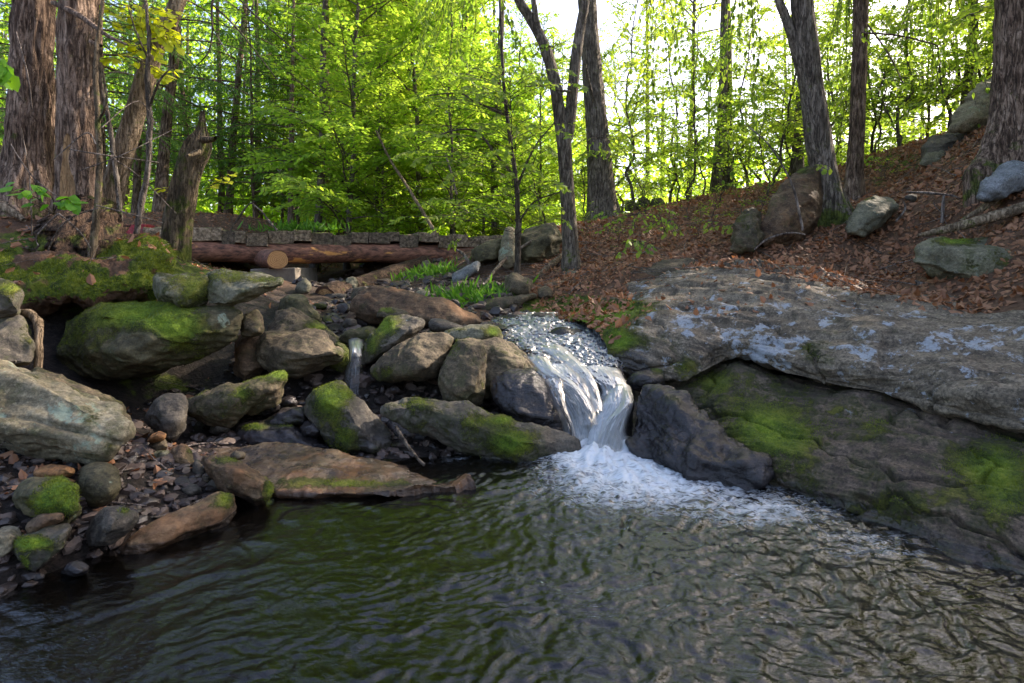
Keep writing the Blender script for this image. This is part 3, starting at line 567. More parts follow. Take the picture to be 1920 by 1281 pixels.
for lab, Y, pts, mt, mo in (
    ("grey cobble by the mossy stone in the upper stream bed", 6.3, [(640, 612), (648, 598), (668, 600), (672, 614), (655, 620)], 'grey', -.4),
    ("pointed reddish cobble in the upper stream bed", 6.6, [(642, 602), (656, 582), (668, 577), (670, 590), (655, 606)], 'warm', -.4),
    ("green mossy cobble in the upper stream bed", 6.6, [(598, 604), (606, 592), (622, 592), (626, 606), (610, 614)], 'olive', .5),
    ("dark bluish cobble beside the green mossy cobble", 6.8, [(615, 598), (632, 590), (648, 597), (645, 610), (625, 612)], 'wet', -.5),
    ("flat mossy cobble nearest the abutment", 7.2, [(582, 576), (594, 568), (612, 570), (614, 580), (596, 584)], 'olive', .4),
    ("brown cobble under the bridge shadow", 7.6, [(606, 580), (620, 572), (636, 576), (634, 588), (616, 590)], 'warm', -.3),
    ("large grey stone at the foot of the left abutment", 8.3, [(552, 545), (556, 528), (572, 522), (586, 534), (584, 548), (566, 552)], 'green', -.2),
    ("pale stone beyond the abutment under the bridge", 9., [(640, 545), (648, 522), (662, 515), (672, 528), (668, 545)], 'green', -.3),
    ("brown round stone beside the long upstream boulder", 7., [(655, 560), (662, 540), (680, 536), (700, 545), (690, 570), (664, 574)], 'brown', -.3),
    ("grey stone in shade under the bridge", 8.5, [(600, 560), (620, 548), (650, 552), (648, 568), (618, 570)], 'grey', -.3),
    ("pale flat stone beside the brush pile", 8., [(778, 556), (788, 544), (806, 545), (812, 556), (795, 560)], 'pale', -.3)):
    rock(lab, Y, pts, mt, depth=.2, rnd=2, moss=mo, cat='rock', name='stone', fib=False)
# ---- right of the bridge
rock("light blue grey pointed rock on the brush pile", 8.9, [(846, 530), (847, 515), (870, 503), (895, 489), (902, 493), (900, 508), (875, 522), (855, 532)], 'blue', front=[(858, 516, .1), (890, 500, .1), (870, 522, .08)], depth=.4, rnd=1, moss=-.6, cat='rock', name='rock')
rock("angular tan block at the end of the bridge", 9.6, [(884, 490), (883, 468), (895, 461), (938, 446), (945, 452), (940, 490), (905, 498)], 'olive', front=[(900, 468, .25), (935, 456, .2), (905, 492, .2), (938, 486, .15)], depth=.7, rnd=1, moss=-.4, cat='boulder')
rock("upright pale lichen stone between the tan block and the big boulder", 9.35, [(938, 495), (938, 450), (945, 432), (956, 426), (970, 436), (972, 460), (965, 495), (950, 505)], 'pale', depth=.35, rnd=2, moss=-.4, lich=[(955, 460, 25, 30, .2)], cat='rock', name='rock')
rock("big shaded boulder behind the thin sapling right of the bridge", 9.6, [(968, 500), (975, 440), (990, 418), (1040, 420), (1054, 440), (1056, 470), (1040, 500), (1000, 510)], 'olive', front=[(985, 430, .2), (1040, 432, .2), (1010, 480, .4), (985, 490, .3)], depth=1., rnd=2, moss=-.35)
rock("brown conical rock in front of the sapling foot", 7.9, [(944, 552), (946, 528), (962, 508), (975, 520), (998, 526), (999, 548), (975, 554)], 'brown', depth=.4, rnd=1, moss=-.2, cat='rock', name='rock')
rock("small pointed stone right of the conical rock", 7.7, [(1006, 562), (1010, 540), (1024, 533), (1036, 545), (1038, 560), (1020, 566)], 'brown', depth=.25, rnd=2, cat='rock', name='stone')
rock("long flat rock lying along the stream edge upstream", 7.4, [(884, 580), (900, 572), (935, 560), (985, 550), (1006, 552), (1004, 562), (960, 572), (920, 586), (890, 588)], 'brown', depth=.35, rnd=2, moss=-.2, blobs=[(910, 566, 25, 8, .5)], name='stone_slab', cat='rock')
rock("small greenish rock at the foot of the forked tree", 8.6, [(1056, 520), (1062, 509), (1085, 506), (1098, 512), (1094, 524), (1070, 526)], 'green', depth=.25, rnd=2, cat='rock', name='rock')
for lab, Y, pts in (("left block of the old stone wall on the hill crest", 15.5, [(1170, 396), (1172, 376), (1188, 374), (1196, 382), (1194, 398)]), ("middle block of the old stone wall on the hill crest", 15.6, [(1194, 398), (1196, 374), (1214, 370), (1220, 384), (1216, 398)]), ("right block of the old stone wall on the hill crest", 15.5, [(1216, 396), (1220, 374), (1240, 372), (1250, 384), (1240, 396)])):
    rock(lab, Y, pts, 'grey', depth=.5, rnd=1, moss=.1, cat='rock', name='rock', fib=False)
# ---- hillside on the right
rock("tall pointed brown boulder leaning on the mossy tree foot", 8.25, [(1424, 465), (1430, 425), (1450, 375), (1478, 338), (1498, 316), (1520, 312), (1545, 330), (1550, 400), (1530, 440), (1480, 460)], 'warm', front=[(1445, 410, .15), (1500, 335, .1), (1490, 420, .4), (1535, 400, .25), (1450, 450, .2)], depth=.9, rnd=2, moss=-.3, blobs=[(1500, 318, 30, 10, .9), (1455, 365, 14, 30, .4)], amp=.9)
rock("mossy lumpy rock left of the tall pointed boulder", 8.1, [(1370, 470), (1376, 425), (1390, 395), (1408, 386), (1428, 392), (1432, 430), (1428, 466), (1400, 474)], 'brown', depth=.5, rnd=3, moss=.0, blobs=[(1390, 400, 20, 20, .4)], amp=1.4, hulls=[([(1398, 470), (1400, 410), (1415, 398), (1430, 405), (1432, 462), (1415, 472)], None, 7.95, .3)], cat='rock', name='rock')
rock("pale green slanting rock on the leaf covered slope", 7.7, [(1576, 438), (1590, 412), (1612, 375), (1640, 364), (1676, 376), (1680, 390), (1650, 425), (1620, 442), (1590, 442)], 'green', front=[(1600, 415, .1), (1640, 382, .12), (1645, 410, .22), (1605, 436, .1)], depth=.5, rnd=1, moss=-.3, blobs=[(1625, 372, 22, 8, .7)], cat='boulder')
rock("large green grey rock with a yellow moss top at the right edge", 5.9, [(1714, 490), (1722, 465), (1745, 448), (1830, 443), (1940, 455), (2060, 470), (2060, 550), (1900, 552), (1830, 545), (1765, 525)], 'green', front=[(1735, 480, .15), (1770, 465, .3), (1850, 475, .35), (1780, 505, .3), (1850, 530, .25), (1960, 500, .4)], depth=.9, rnd=1, moss=-.05, blobs=[(1795, 450, 40, 10, 1.1), (1870, 490, 50, 20, .35)])
rock("big overhanging boulder on the hilltop beside the thick right trunk", 9., [(1783, 245), (1788, 215), (1830, 160), (1880, 136), (1960, 130), (1960, 240), (1880, 232), (1830, 242)], 'pale', front=[(1800, 222, .2), (1840, 180, .35), (1900, 165, .4), (1880, 215, .3)], depth=1., rnd=2, moss=-.3, blobs=[(1860, 142, 50, 8, .8)], cracks=[([(1800, 190), (1850, 175), (1900, 150)], 4, .06)])
rock("grey green slab under the overhanging boulder", 9.3, [(1724, 310), (1728, 275), (1745, 258), (1790, 247), (1826, 243), (1830, 262), (1790, 290), (1745, 312)], 'grey', depth=.6, rnd=2, moss=-.3, name='stone_slab', cat='rock')
rock("small grey rock below the grey green slab", 9., [(1722, 308), (1735, 290), (1765, 282), (1778, 296), (1750, 312)], 'green', depth=.3, rnd=2, cat='rock', name='rock')
rock("pale blue grey rock below the thick right trunk", 6.3, [(1834, 372), (1848, 335), (1872, 312), (1905, 305), (1960, 308), (1950, 345), (1880, 362), (1845, 378)], 'blue', front=[(1855, 345, .12), (1900, 325, .2), (1870, 360, .1)], depth=.5, rnd=2, moss=-.6, cat='rock', name='rock')
rock("small grey stone half buried in leaves on the slope", 7.4, [(1696, 376), (1700, 365), (1715, 362), (1722, 370), (1716, 378)], 'grey', depth=.15, rnd=2, cat='rock', name='stone')
rock("sharp edged grey rock at the upper left of the ledge", 7.6, [(1150, 548), (1165, 535), (1210, 500), (1250, 490), (1300, 484), (1305, 500), (1240, 530), (1190, 552)], 'brown', front=[(1180, 538, .15), (1220, 512, .15), (1270, 505, .2)], depth=.5, rnd=1, moss=-.3, name='rock', cat='rock')
rock("dark wet stone lying in the stream above the fall", 5.75, [(1018, 640), (1022, 626), (1050, 618), (1085, 618), (1098, 628), (1094, 642), (1050, 646)], 'wet', depth=.35, wet=.9, rnd=4, cat='rock', name='stone', fib=False)
rock("round wet stone at the lip of the upper stream", 6.7, [(915, 612), (922, 598), (945, 591), (975, 592), (984, 604), (970, 614)], 'wet', depth=.3, wet=.9, rnd=4, cat='rock', name='stone', fib=False)
rock("flat pale topped stone at the lip of the upper stream", 6.75, [(982, 606), (985, 592), (1010, 586), (1035, 590), (1046, 600), (1030, 608)], 'grey', depth=.3, rnd=3, cat='rock', name='stone', fib=False)
rock("small wet stone in the stream behind the ledge corner", 5.3, [(1070, 668), (1080, 650), (1105, 643), (1130, 648), (1138, 662), (1110, 676)], 'wet', depth=.3, wet=.9, rnd=3, cat='rock', name='stone', fib=False)
rock("wet purple brown rock face right of the fall", 3.68, [(1178, 862), (1184, 790), (1200, 748), (1222, 730), (1262, 738, -.05), (1300, 765, -.1), (1350, 815, -.22), (1395, 842, -.32), (1428, 866, -.38), (1424, 905, -.42), (1350, 930, -.32), (1270, 895, -.12), (1200, 885)], 'wet',
     front=[(1205, 760, .0), (1238, 762, .12), (1285, 795, .28), (1350, 848, .42), (1300, 862, .4), (1215, 830, .15), (1398, 875, .46)], depth=.5, rnd=5, tilt=.6, moss=-.55, wet=1., wetz=.3, blobs=[(1265, 745, 30, 16, .8), (1310, 770, 20, 20, .5)], amp=1.9, vox=.012)
rock("small wet mossy rock wedged in the notch right of the fall top", 4.55, [(1176, 722), (1184, 702), (1204, 692), (1235, 694), (1252, 708), (1244, 730), (1208, 736)], "wet", depth=.35, rnd=2, wet=.8, wetz=.1, moss=-.3, blobs=[(1235, 690, 22, 14, .9)], cat="rock", name="rock")
rock("dark bedrock step under the falling water", 4.75, [(985, 700), (1000, 660), (1060, 650), (1140, 665), (1180, 700), (1185, 760), (1175, 800), (1130, 790), (1070, 770), (1030, 740)], 'wet', front=[(1010, 705, .02), (1080, 700, .12), (1160, 712, .12), (1110, 770, .25), (1165, 770, .22)], depth=.7, tilt=1.2, rnd=3, wet=.9, moss=-.8, fib=False)
# ---- the two big bedrock ledges on the right
def loft(name, label, rows, mat, n_u, n_v, seed, amp, moss, blobs, lich, fibd=9000, wetz=.12, wet=0, strata=.028, base_up=0., saw_a=.026):
    rows = [np.array([P(*p) for p in r]) for r in rows]
    rows = [np.concatenate([r, [r[-1] + (r[-1] - r[-2]) * 1.5 + (.25, 0, 0), r[-1] + (r[-1] - r[-2]) * 2. + (.5, 0, -.35), r[-1] + (r[-1] - r[-2]) * 2.1 + (.5, 0, -1.6)]]) for r in rows]
    cols = np.stack([catmull(r, n_u) for r in rows])           # rows x n_u x 3
    V = np.stack([catmull(cols[:, k], n_v) for k in range(n_u)], 1).reshape(-1, 3)
    Fq = grid_faces(n_v, n_u)
    n = normals(V, Fq)
    if (n[:, 2].mean() < 0): n = -n; Fq = Fq[:, ::-1]
    d = .045 * fbm(V * 1.5 + seed, 3) + .009 * fbm(V * 8 + seed, 5, .6)
    ld = np.array((.7, -.7, -.12)); al = (V @ ld)[:, None] * ld; W_ = V - al * .55
    d += .06 * facets(W_, seed, .5, (1, 1, 1), 26.) + .022 * facets(V[:, :] * np.array((1, 1, 1.4)), seed + 3, .24, (1, 1, 1), 26.)
    cr_ = noise(W_ * np.array((1.3, 1.3, 2.1)) + seed * 3) + .12 * noise(V * 7 + seed); d -= .04 * np.exp(-(cr_ / .018) ** 2)
    d += strata * fbm((V @ np.array((.48, .48, .73)))[:, None] * np.array((9., 1, 1)) + V * .8 + seed, 4, .6)
    V = V + n * (d * amp)[:, None]; n = normals(V, Fq); ppx, ppy = PX(V)
    mo = np.full(len(V), moss) + base_up * n[:, 2]
    for c_ in blobs: mo += c_[4] * blob(ppx, ppy, *c_[:4])
    li = np.zeros(len(V))
    for c_ in lich: li += c_[4] * blob(ppx, ppy, *c_[:4])
    base = np.array((V[:, 0].mean(), V[:, 1].mean(), 0))
    we = np.maximum(wet, sstep(wetz, wetz * .2, V[:, 2])); we = np.maximum(we, .8 * blob(ppx, ppy, 1180, 680, 60, 50))
    o = tag(link(name, mesh(name, V - base, Fq, MAT[mat], True, {"moss": mo, "lichen": li, "wet": we}), None, base), label, "rock ledge")
    mn = mo + 1.2 * .35 * fbm(V * 7 + seed, 3)
    g = moss_fibres(V, Fq, mn, fibd, np.random.default_rng(int(seed)), .011)
    if g: tag(link("moss", mesh("moss", g[0] - base, g[1], MAT['mossfibre'], False), o), kind="stuff")
    DROP.append((V, Fq)); return o
lip = [(1140, 668, 5.0), (1188, 698, 4.78), (1290, 706, 4.6), (1385, 662, 4.7), (1460, 692, 4.35), (1540, 714, 4.15), (1650, 734, 3.8), (1780, 770, 3.4), (1920, 802, 3.05), (2150, 862, 2.6)]
loft("upper_rock_ledge", "broad lichen patched grey bedrock ledge sloping down from the hill to the fall",
     [[(a, b - 60, y + 1.0) for a, b, y in lip], [(a, b - 12, y + .35) for a, b, y in lip], lip,
      [(a, b - 8, y - .015) for a, b, y in lip],
      [(1132, 640, 5.15), (1180, 652, 4.85), (1290, 648, 4.72), (1385, 632, 4.7), (1460, 652, 4.4), (1540, 668, 4.2), (1650, 684, 3.86), (1780, 705, 3.47), (1920, 735, 3.12), (2150, 785, 2.7)],
      [(1110, 614, 5.6), (1175, 603, 5.35), (1290, 578, 5.35), (1385, 566, 5.3), (1460, 572, 5.05), (1540, 587, 4.85), (1650, 602, 4.45), (1780, 617, 4.1), (1920, 632, 3.75), (2150, 672, 3.2)],
      [(1075, 597, 6.1), (1175, 562, 6.3), (1290, 527, 6.6), (1400, 522, 6.4), (1480, 535, 6.1), (1560, 556, 5.8), (1650, 577, 5.2), (1780, 594, 4.8), (1920, 608, 4.4), (2150, 642, 3.7)],
      [(1040, 590, 6.6), (1150, 552, 7.), (1290, 503, 7.5), (1400, 497, 7.5), (1500, 505, 7.2), (1600, 528, 6.8), (1700, 560, 6.0), (1800, 577, 5.5), (1920, 592, 4.9), (2150, 622, 4.2)],
      [(1030, 600, 6.9), (1150, 570, 7.4), (1290, 525, 8.), (1400, 520, 8.), (1500, 528, 7.6), (1600, 550, 7.1), (1700, 585, 6.4), (1800, 610, 5.8), (1920, 630, 5.2), (2150, 670, 4.5)]],
     'ledge', 520, 300, 31, 1., -.16, [(1110, 592, 80, 26, 1.4), (1180, 575, 70, 20, .9), (1140, 640, 40, 40, .6), (1200, 640, 60, 18, .7), (1280, 690, 30, 22, .9), (1165, 640, 25, 30, .5), (1340, 500, 50, 10, .3), (1530, 660, 40, 22, .75), (1600, 540, 60, 10, .5), (1560, 620, 20, 30, .3)],
     [(1240, 600, 70, 35, .18), (1420, 650, 55, 35, .5), (1500, 640, 25, 15, .35), (1290, 600, 30, 14, .35), (1360, 580, 40, 12, .3), (1620, 660, 40, 20, .3), (1550, 605, 25, 10, .35), (1760, 640, 60, 20, .3), (1880, 650, 60, 25, .3)])
loft("lower_rock_ledge", "dark mossy bedrock ledge rising from the pool under the crack on the right",
     [[(1180, 900, 3.8), (1260, 905, 3.7), (1340, 930, 3.5), (1410, 940, 3.42), (1500, 985, 3.1), (1600, 1030, 2.85), (1720, 1080, 2.6), (1850, 1140, 2.38), (2000, 1200, 2.18), (2200, 1290, 1.94)],
      [(1180, 860, 4.0), (1260, 868, 3.9), (1340, 892, 3.62), (1410, 890, 3.5), (1500, 930, 3.22), (1600, 975, 2.94), (1720, 1017, 2.7), (1850, 1062, 2.48), (2000, 1110, 2.28), (2200, 1180, 2.04)],
      [(1185, 800, 4.35), (1260, 800, 4.25), (1330, 830, 3.92), (1410, 838, 3.6), (1500, 858, 3.36), (1600, 890, 3.08), (1720, 920, 2.84), (1850, 955, 2.64), (2000, 995, 2.44), (2200, 1055, 2.18)],
      [(1190, 742, 4.7), (1260, 742, 4.6), (1320, 752, 4.35), (1400, 762, 4.0), (1500, 775, 3.82), (1600, 795, 3.52), (1720, 822, 3.2), (1850, 862, 2.94), (2000, 895, 2.7), (2200, 955, 2.42)],
      [(1195, 706, 5.0), (1260, 702, 4.95), (1320, 692, 4.85), (1390, 675, 4.8), (1470, 706, 4.5), (1580, 732, 4.15), (1700, 757, 3.75), (1850, 798, 3.3), (2000, 832, 3.0), (2200, 902, 2.65)],
      [(1195, 690, 5.2), (1260, 690, 5.2), (1320, 688, 5.2), (1390, 672, 5.3), (1470, 700, 5.0), (1580, 725, 4.6), (1700, 748, 4.2), (1850, 785, 3.75), (2000, 820, 3.4), (2200, 890, 3.)]],
     'lower', 520, 230, 77, 1.1, .27, [(1420, 800, 80, 60, .65), (1340, 715, 50, 30, .5), (1500, 830, 70, 60, .4), (1860, 870, 90, 50, .7), (1890, 940, 70, 40, .5), (1640, 800, 60, 40, .25), (1560, 850, 40, 20, -.3), (1720, 850, 60, 30, -.2), (1680, 950, 90, 30, .3), (1800, 800, 90, 20, -.3)],
     [(1650, 780, 60, 30, .25), (1570, 800, 40, 30, .2), (1830, 820, 50, 20, .25), (1760, 870, 40, 30, .2), (1320, 780, 40, 20, .15)], wetz=.09, saw_a=.014, strata=.02)
rock("smooth grey rock hump behind the ledge at the right edge", 5.7, [(1640, 578), (1700, 560), (1790, 547), (1920, 536), (2080, 532), (2080, 600), (1900, 604), (1740, 596)], 'ledge', front=[(1740, 572, .2), (1850, 562, .35), (1980, 560, .4), (1800, 590, .3)], depth=.8, rnd=4, moss=-.3, drop=True, name='rock_hump', cat='rock', blobs=[(1800, 572, 50, 8, .4)])
rock("narrow mossy rock rib running along the top of the ledge", 6.9, [(1400, 512), (1440, 500), (1520, 505), (1600, 530), (1660, 552), (1620, 562), (1520, 545), (1440, 530)], 'ledge', depth=.4, rnd=3, moss=.0, blobs=[(1560, 525, 50, 10, .6)], drop=True, name='rock_rib', cat='rock')
# ---- moss bank on the left
st = (-200, -60, 40, 120, 190, 245, 290, 325)
bank = [[(x, y, Y + .6) for x, y, Y in zip(st, (600, 600, 595, 588, 575, 566, 560, 540), (4.6, 4.7, 4.8, 4.85, 4.9, 4.95, 5.2, 5.6))],
        [(x, y, Y) for x, y, Y in zip(st, (590, 588, 584, 574, 562, 555, 556, 532), (4.55, 4.62, 4.66, 4.72, 4.78, 4.86, 5., 5.5))],
        [(x, y, Y) for x, y, Y in zip(st, (555, 550, 545, 540, 534, 515, 512, 505), (4.5, 4.55, 4.6, 4.66, 4.76, 4.84, 5., 5.6))],
        [(x, y, Y) for x, y, Y in zip(st, (505, 505, 503, 505, 503, 480, 470, 488), (4.75, 4.8, 4.85, 4.9, 5., 5.15, 5.4, 6.))],
        [(x, y, Y) for x, y, Y in zip(st, (470, 475, 480, 482, 480, 458, 452, 478), (5.1, 5.15, 5.2, 5.2, 5.25, 5.5, 5.8, 6.3))],
        [(x, y, Y) for x, y, Y in zip(st, (470, 475, 478, 478, 476, 456, 452, 484), (5.7, 5.7, 5.8, 5.8, 5.8, 6., 6.3, 6.8))]]
rows = [catmull(np.array([P(*p) for p in r]), 220) for r in bank]
V = np.stack([catmull(np.stack(rows)[:, k], 120) for k in range(220)], 1).reshape(-1, 3); Fq = grid_faces(120, 220); n = normals(V, Fq)
if n[:, 2].mean() < 0: n = -n; Fq = Fq[:, ::-1]
V = V + n * (.09 * fbm(V * 3.1 + 5, 3) + .04 * fbm(V * 9 + 2, 3) + .015 * fbm(V * 26, 2))[:, None]; ppx, ppy = PX(V); n = normals(V, Fq)
mo = 1.0 + .9 * (fbm(V * 2.3 + 40, 3)) - 1.0 * blob(ppx, ppy, 80, 470, 130, 22) - .8 * blob(ppx, ppy, 225, 520, 30, 30) - .8 * (n[:, 2] < -.2)
o = tag(link("mossy_bank", mesh("mossy_bank", V, Fq, MAT['floor'], True, {"moss": mo})), None, None, None, "structure"); DROP.append((V, Fq))
g = moss_fibres(V, Fq, mo, 9000, np.random.default_rng(5), .02)
tag(link("moss_tufts", mesh("moss_tufts", g[0], g[1], MAT['mossfibre'], False)), kind="stuff")
# ------------------------------------------------------------------ water
m, nt = newmat('pool_water'); v = N(nt, "NewGeometry").outputs["Position"]
fa = N(nt, "Attribute", attribute_name="foam").outputs["Fac"]
w1 = nz(nt, v, 5.5, 6, .6, 1.2); w2 = nz(nt, N(nt, "Mapping", {0: v, "Rotation": (0, 0, .75), "Scale": (.75, 1.5, 1)}).outputs[0], 10, 4, .55, 1.8)
web = mth(nt, 'ABSOLUTE', mth(nt, 'SUBTRACT', w2, .5)); web = mth(nt, 'SUBTRACT', 1., mth(nt, 'MULTIPLY', web, 4.5))
fo = mth(nt, 'ADD', fa, mth(nt, 'ADD', mth(nt, 'MULTIPLY', mth(nt, 'SUBTRACT', web, .6), .6), mth(nt, 'MULTIPLY', mth(nt, 'SUBTRACT', w1, .5), .9)))
fm = mth(nt, 'MULTIPLY', mapr(nt, fo, .25, 1.15), .92)
bmp = N(nt, "Bump", {"Height": nz(nt, N(nt, "Mapping", {0: v, "Rotation": (0, 0, .5), "Scale": (1, 1.8, 1)}).outputs[0], 42, 3, .6, 1.), "Strength": .3, "Distance": .006}).outputs[0]
fr = N(nt, "Fresnel", {"IOR": 1.33, "Normal": bmp}).outputs[0]
under = N(nt, "MixShader", {0: .45, 1: N(nt, "BsdfTransparent", {"Color": (.24, .14, .07)}).outputs[0], 2: N(nt, "BsdfDiffuse", {"Color": (.006, .0045, .003)}).outputs[0]}).outputs[0]
gl = N(nt, "BsdfGlossy", {"Color": (.9, .95, 1), "Roughness": .08, "Normal": bmp}).outputs[0]
wtr = N(nt, "MixShader", {0: mth(nt, 'MULTIPLY', fr, 1.75, clamp=True), 1: under, 2: gl}).outputs[0]
foam = N(nt, "BsdfPrincipled", {"Base Color": (.56, .61, .64), "Roughness": .6, "Normal": bmp}).outputs[0]
out(nt, N(nt, "MixShader", {0: fm, 1: wtr, 2: foam}).outputs[0]); MAT['pool'] = m
gx2 = np.r_[np.linspace(-6, -2.6, 60)[:-1], np.arange(-2.6, 3.0, .011), np.linspace(3.0, 6, 40)]
gy2 = np.r_[np.linspace(-5, .9, 50)[:-1], np.arange(.9, 2.4, .0085), np.arange(2.4, 4.3, .013)]
X, Y = np.meshgrid(gx2, gy2); X = X.ravel(); Y = Y.ravel()
fx, fy = .60, 3.95                                     # foot of the fall
dx, dy = X - fx, Y - fy; R_ = np.hypot(dx, dy); TH = np.arctan2(dy, dx)
Q0 = np.c_[X, Y, 0 * X]
wx, wy = fbm(Q0 * 1.4 + 3, 3), fbm(Q0 * 1.4 + 33, 3)
th2 = TH + .35 * wx; r2 = R_ + .25 * wy + .3 * th2
def ridged(p, o=4):
    s_, a_ = 0, 1.
    for k_ in range(o): s_ = s_ + a_ * (1 - 2 * np.abs(noise(p + 11.7 * k_))); a_ *= .55; p = p * 2.07
    return s_ * .6
rv_ = np.c_[np.cos(TH + .9) * R_, np.sin(TH + .9) * R_]
swx = Q0[:, 0] + .16 * fbm(Q0 * 2.2 + 50, 3); swy = Q0[:, 1] + .16 * fbm(Q0 * 2.2 + 60, 3)
ca, sa = math.cos(.45), math.sin(.45)
chop = ridged(np.c_[(swx * ca + swy * sa) * 6.5, (-swx * sa + swy * ca) * 15, 0 * X], 4) * .8 + .3 * ridged(np.c_[swx * 17, swy * 19, 0 * X + 9], 3)
chop = .5 * chop + .38 * fbm(np.c_[swx * 24 + wx, swy * 34 + wy, 0 * X + 7], 3, .6) + .6 * fbm(np.c_[(swx * ca + swy * sa) * 6, (-swx * sa + swy * ca) * 17, 0 * X + 3], 5, .62)
streak = fbm(np.c_[th2 * 9, r2 * 3.2, 0 * X + 5], 3, .55)
arc = np.sin(r2 * 34 + 3 * fbm(Q0 * 3 + 70, 2)) * .5
left = sstep(.2, -1.5, X + .25 * (2.2 - Y)); nearf = np.exp(-(R_ / 1.3) ** 2)
amp = .0135 * (1 - .8 * left) * (.75 + .5 * nearf) + .0008
Z = amp * (chop * 1.1 + .55 * streak + .18 * arc * sstep(2.6, .6, R_)) + .010 * left * streak * .55
fpx, fpy = PX(np.c_[X, Y, 0 * X])
foamv = 1.1 * np.exp(-(R_ / .42) ** 2) + .8 * blob(fpx, fpy, 1260, 905, 220, 58) + .55 * blob(fpx, fpy, 1460, 965, 170, 34) + .45 * blob(fpx, fpy, 1640, 1012, 170, 20) + .35 * blob(fpx, fpy, 1780, 1066, 120, 13) + .25 * blob(fpx, fpy, 1100, 935, 170, 45) + .33 * blob(fpx, fpy, 1700, 1040, 150, 14) + .25 * blob(fpx, fpy, 1560, 1045, 90, 18) + .35 * blob(fpx, fpy, 850, 862, 40, 10)
foamv -= .15
Z += .075 * np.clip(foamv, 0, 1.2) * (.4 + .6 * fbm(Q0 * 6 + 8, 3)) * np.exp(-(R_ / .9) ** 2) + .035 * np.exp(-(R_ / .3) ** 2)
V = np.c_[X, Y, Z]
tag(link("water", mesh("water", V, grid_faces(len(gy2), len(gx2)), m, True, {"foam": foamv})), kind="structure")

def fall_mat(name, dens, tint, sc):
    m, nt = newmat(name); uv = N(nt, "UVMap").outputs[0]
    mp = N(nt, "Mapping", {0: uv, "Scale": (sc * 2, .8, 1)}).outputs[0]
    a = nz(nt, mp, 5, 6, .62, .4); b = nz(nt, N(nt, "Mapping", {0: uv, "Scale": (sc * 3.4, 1.1, 1), "Location": (3, 1, 0)}).outputs[0], 7, 4, .65, .2)
    da = N(nt, "Attribute", attribute_name="foam").outputs["Fac"]
    f = mth(nt, 'ADD', mth(nt, 'ADD', mth(nt, 'MULTIPLY', a, .75), mth(nt, 'MULTIPLY', b, .45)), mth(nt, 'ADD', da, dens))
    al = mth(nt, 'MULTIPLY', mapr(nt, f, .36, 1.05), .9)
    bp = N(nt, "Bump", {"Height": f, "Strength": .25, "Distance": .01}).outputs[0]
    wh = N(nt, "BsdfPrincipled", {"Base Color": tint, "Roughness": .55, "Normal": bp}).outputs[0]
    wh = N(nt, "MixShader", {0: .35, 1: wh, 2: N(nt, "BsdfTranslucent", {"Color": tint}).outputs[0]}).outputs[0]
    cl = N(nt, "MixShader", {0: mth(nt, 'MULTIPLY', N(nt, "Fresnel", {"IOR": 1.33, "Normal": bp}).outputs[0], .6, clamp=True), 1: N(nt, "BsdfTransparent", {"Color": (.7, .68, .64)}).outputs[0], 2: N(nt, "BsdfGlossy", {"Roughness": .34, "Normal": bp}).outputs[0]}).outputs[0]
    ed = N(nt, "Attribute", attribute_name="edge").outputs["Fac"]
    out(nt, N(nt, "MixShader", {0: ed, 1: N(nt, "BsdfTransparent").outputs[0], 2: N(nt, "MixShader", {0: al, 1: cl, 2: wh}).outputs[0]}).outputs[0]); return m
MAT['fall'] = fall_mat('cascade_water', -.03, (.52, .57, .6), 4.2)
MAT['fall2'] = fall_mat('falling_strands', -.13, (.56, .61, .64), 6)
def sheet(mb, rows, nu, nv, lump, seed, dens):
    L = catmull(np.array([P(*r[0]) for r in rows]), nv); R = catmull(np.array([P(*r[1]) for r in rows]), nv)
    D = np.interp(np.linspace(0, 1, nv), np.linspace(0, 1, len(dens)), dens)
    u = np.linspace(0, 1, nu)
    V = L[:, None] * (1 - u)[None, :, None] + R[:, None] * u[None, :, None]
    wdt = np.linalg.norm(R - L, axis=1)[:, None]
    vlen = np.r_[0, np.cumsum(np.linalg.norm(np.diff((L + R) / 2, axis=0), axis=1))][:, None]
    UV = np.stack([(u[None] - .5) * (wdt * .5 + .25) + 0 * vlen, vlen + 0 * u[None]], -1).reshape(-1, 2)
    V = V.reshape(-1, 3)
    ka, kb = (20, 13) if seed == 1 else (11, 5)
    ln = fbm(np.c_[UV[:, 0] * ka, UV[:, 1] * kb, np.full(len(UV), seed)], 4, .6)
    cross = np.sin(np.pi * u)[None, :].repeat(nv, 0).ravel()
    lump = lump * .55
    V[:, 2] += lump * ln * .7 + .03 * cross; V[:, 1] -= lump * ln + .05 * cross
    edge = sstep(0, .2, np.minimum(u, 1 - u))[None, :].repeat(nv, 0).ravel()
    mb.append((V, grid_faces(nv, nu), UV + seed * .37, D.repeat(nu) - (1 - edge) * .8, edge))
def sheets_obj(name, lst, mat):
    Vs, Fs, us, ds, es, n = [], [], [], [], [], 0
    for V, Fq, u, d, e in lst: Vs.append(V); Fs.append(Fq + n); us.append(u); ds.append(d); es.append(e); n += len(V)
    return tag(link(name, mesh(name, np.concatenate(Vs), np.concatenate(Fs), mat, True, {"foam": np.concatenate(ds), "edge": np.concatenate(es)}, np.concatenate(us))), kind="structure")
up_, st1 = [], []
sheet(up_, [((895, 590, 7.2), (1090, 588, 7.2)), ((908, 601, 6.7), (1110, 597, 6.6)), ((918, 616, 6.15), (1140, 612, 6.15)), ((930, 634, 5.65), (1170, 632, 5.6)), ((955, 654, 5.2), (1185, 652, 5.2)), ((982, 676, 4.88), (1188, 675, 4.87)), ((1003, 700, 4.66), (1176, 698, 4.68))],
      150, 220, .045, 1, (-.08, -.04, .02, .05, .03, .04, .1))
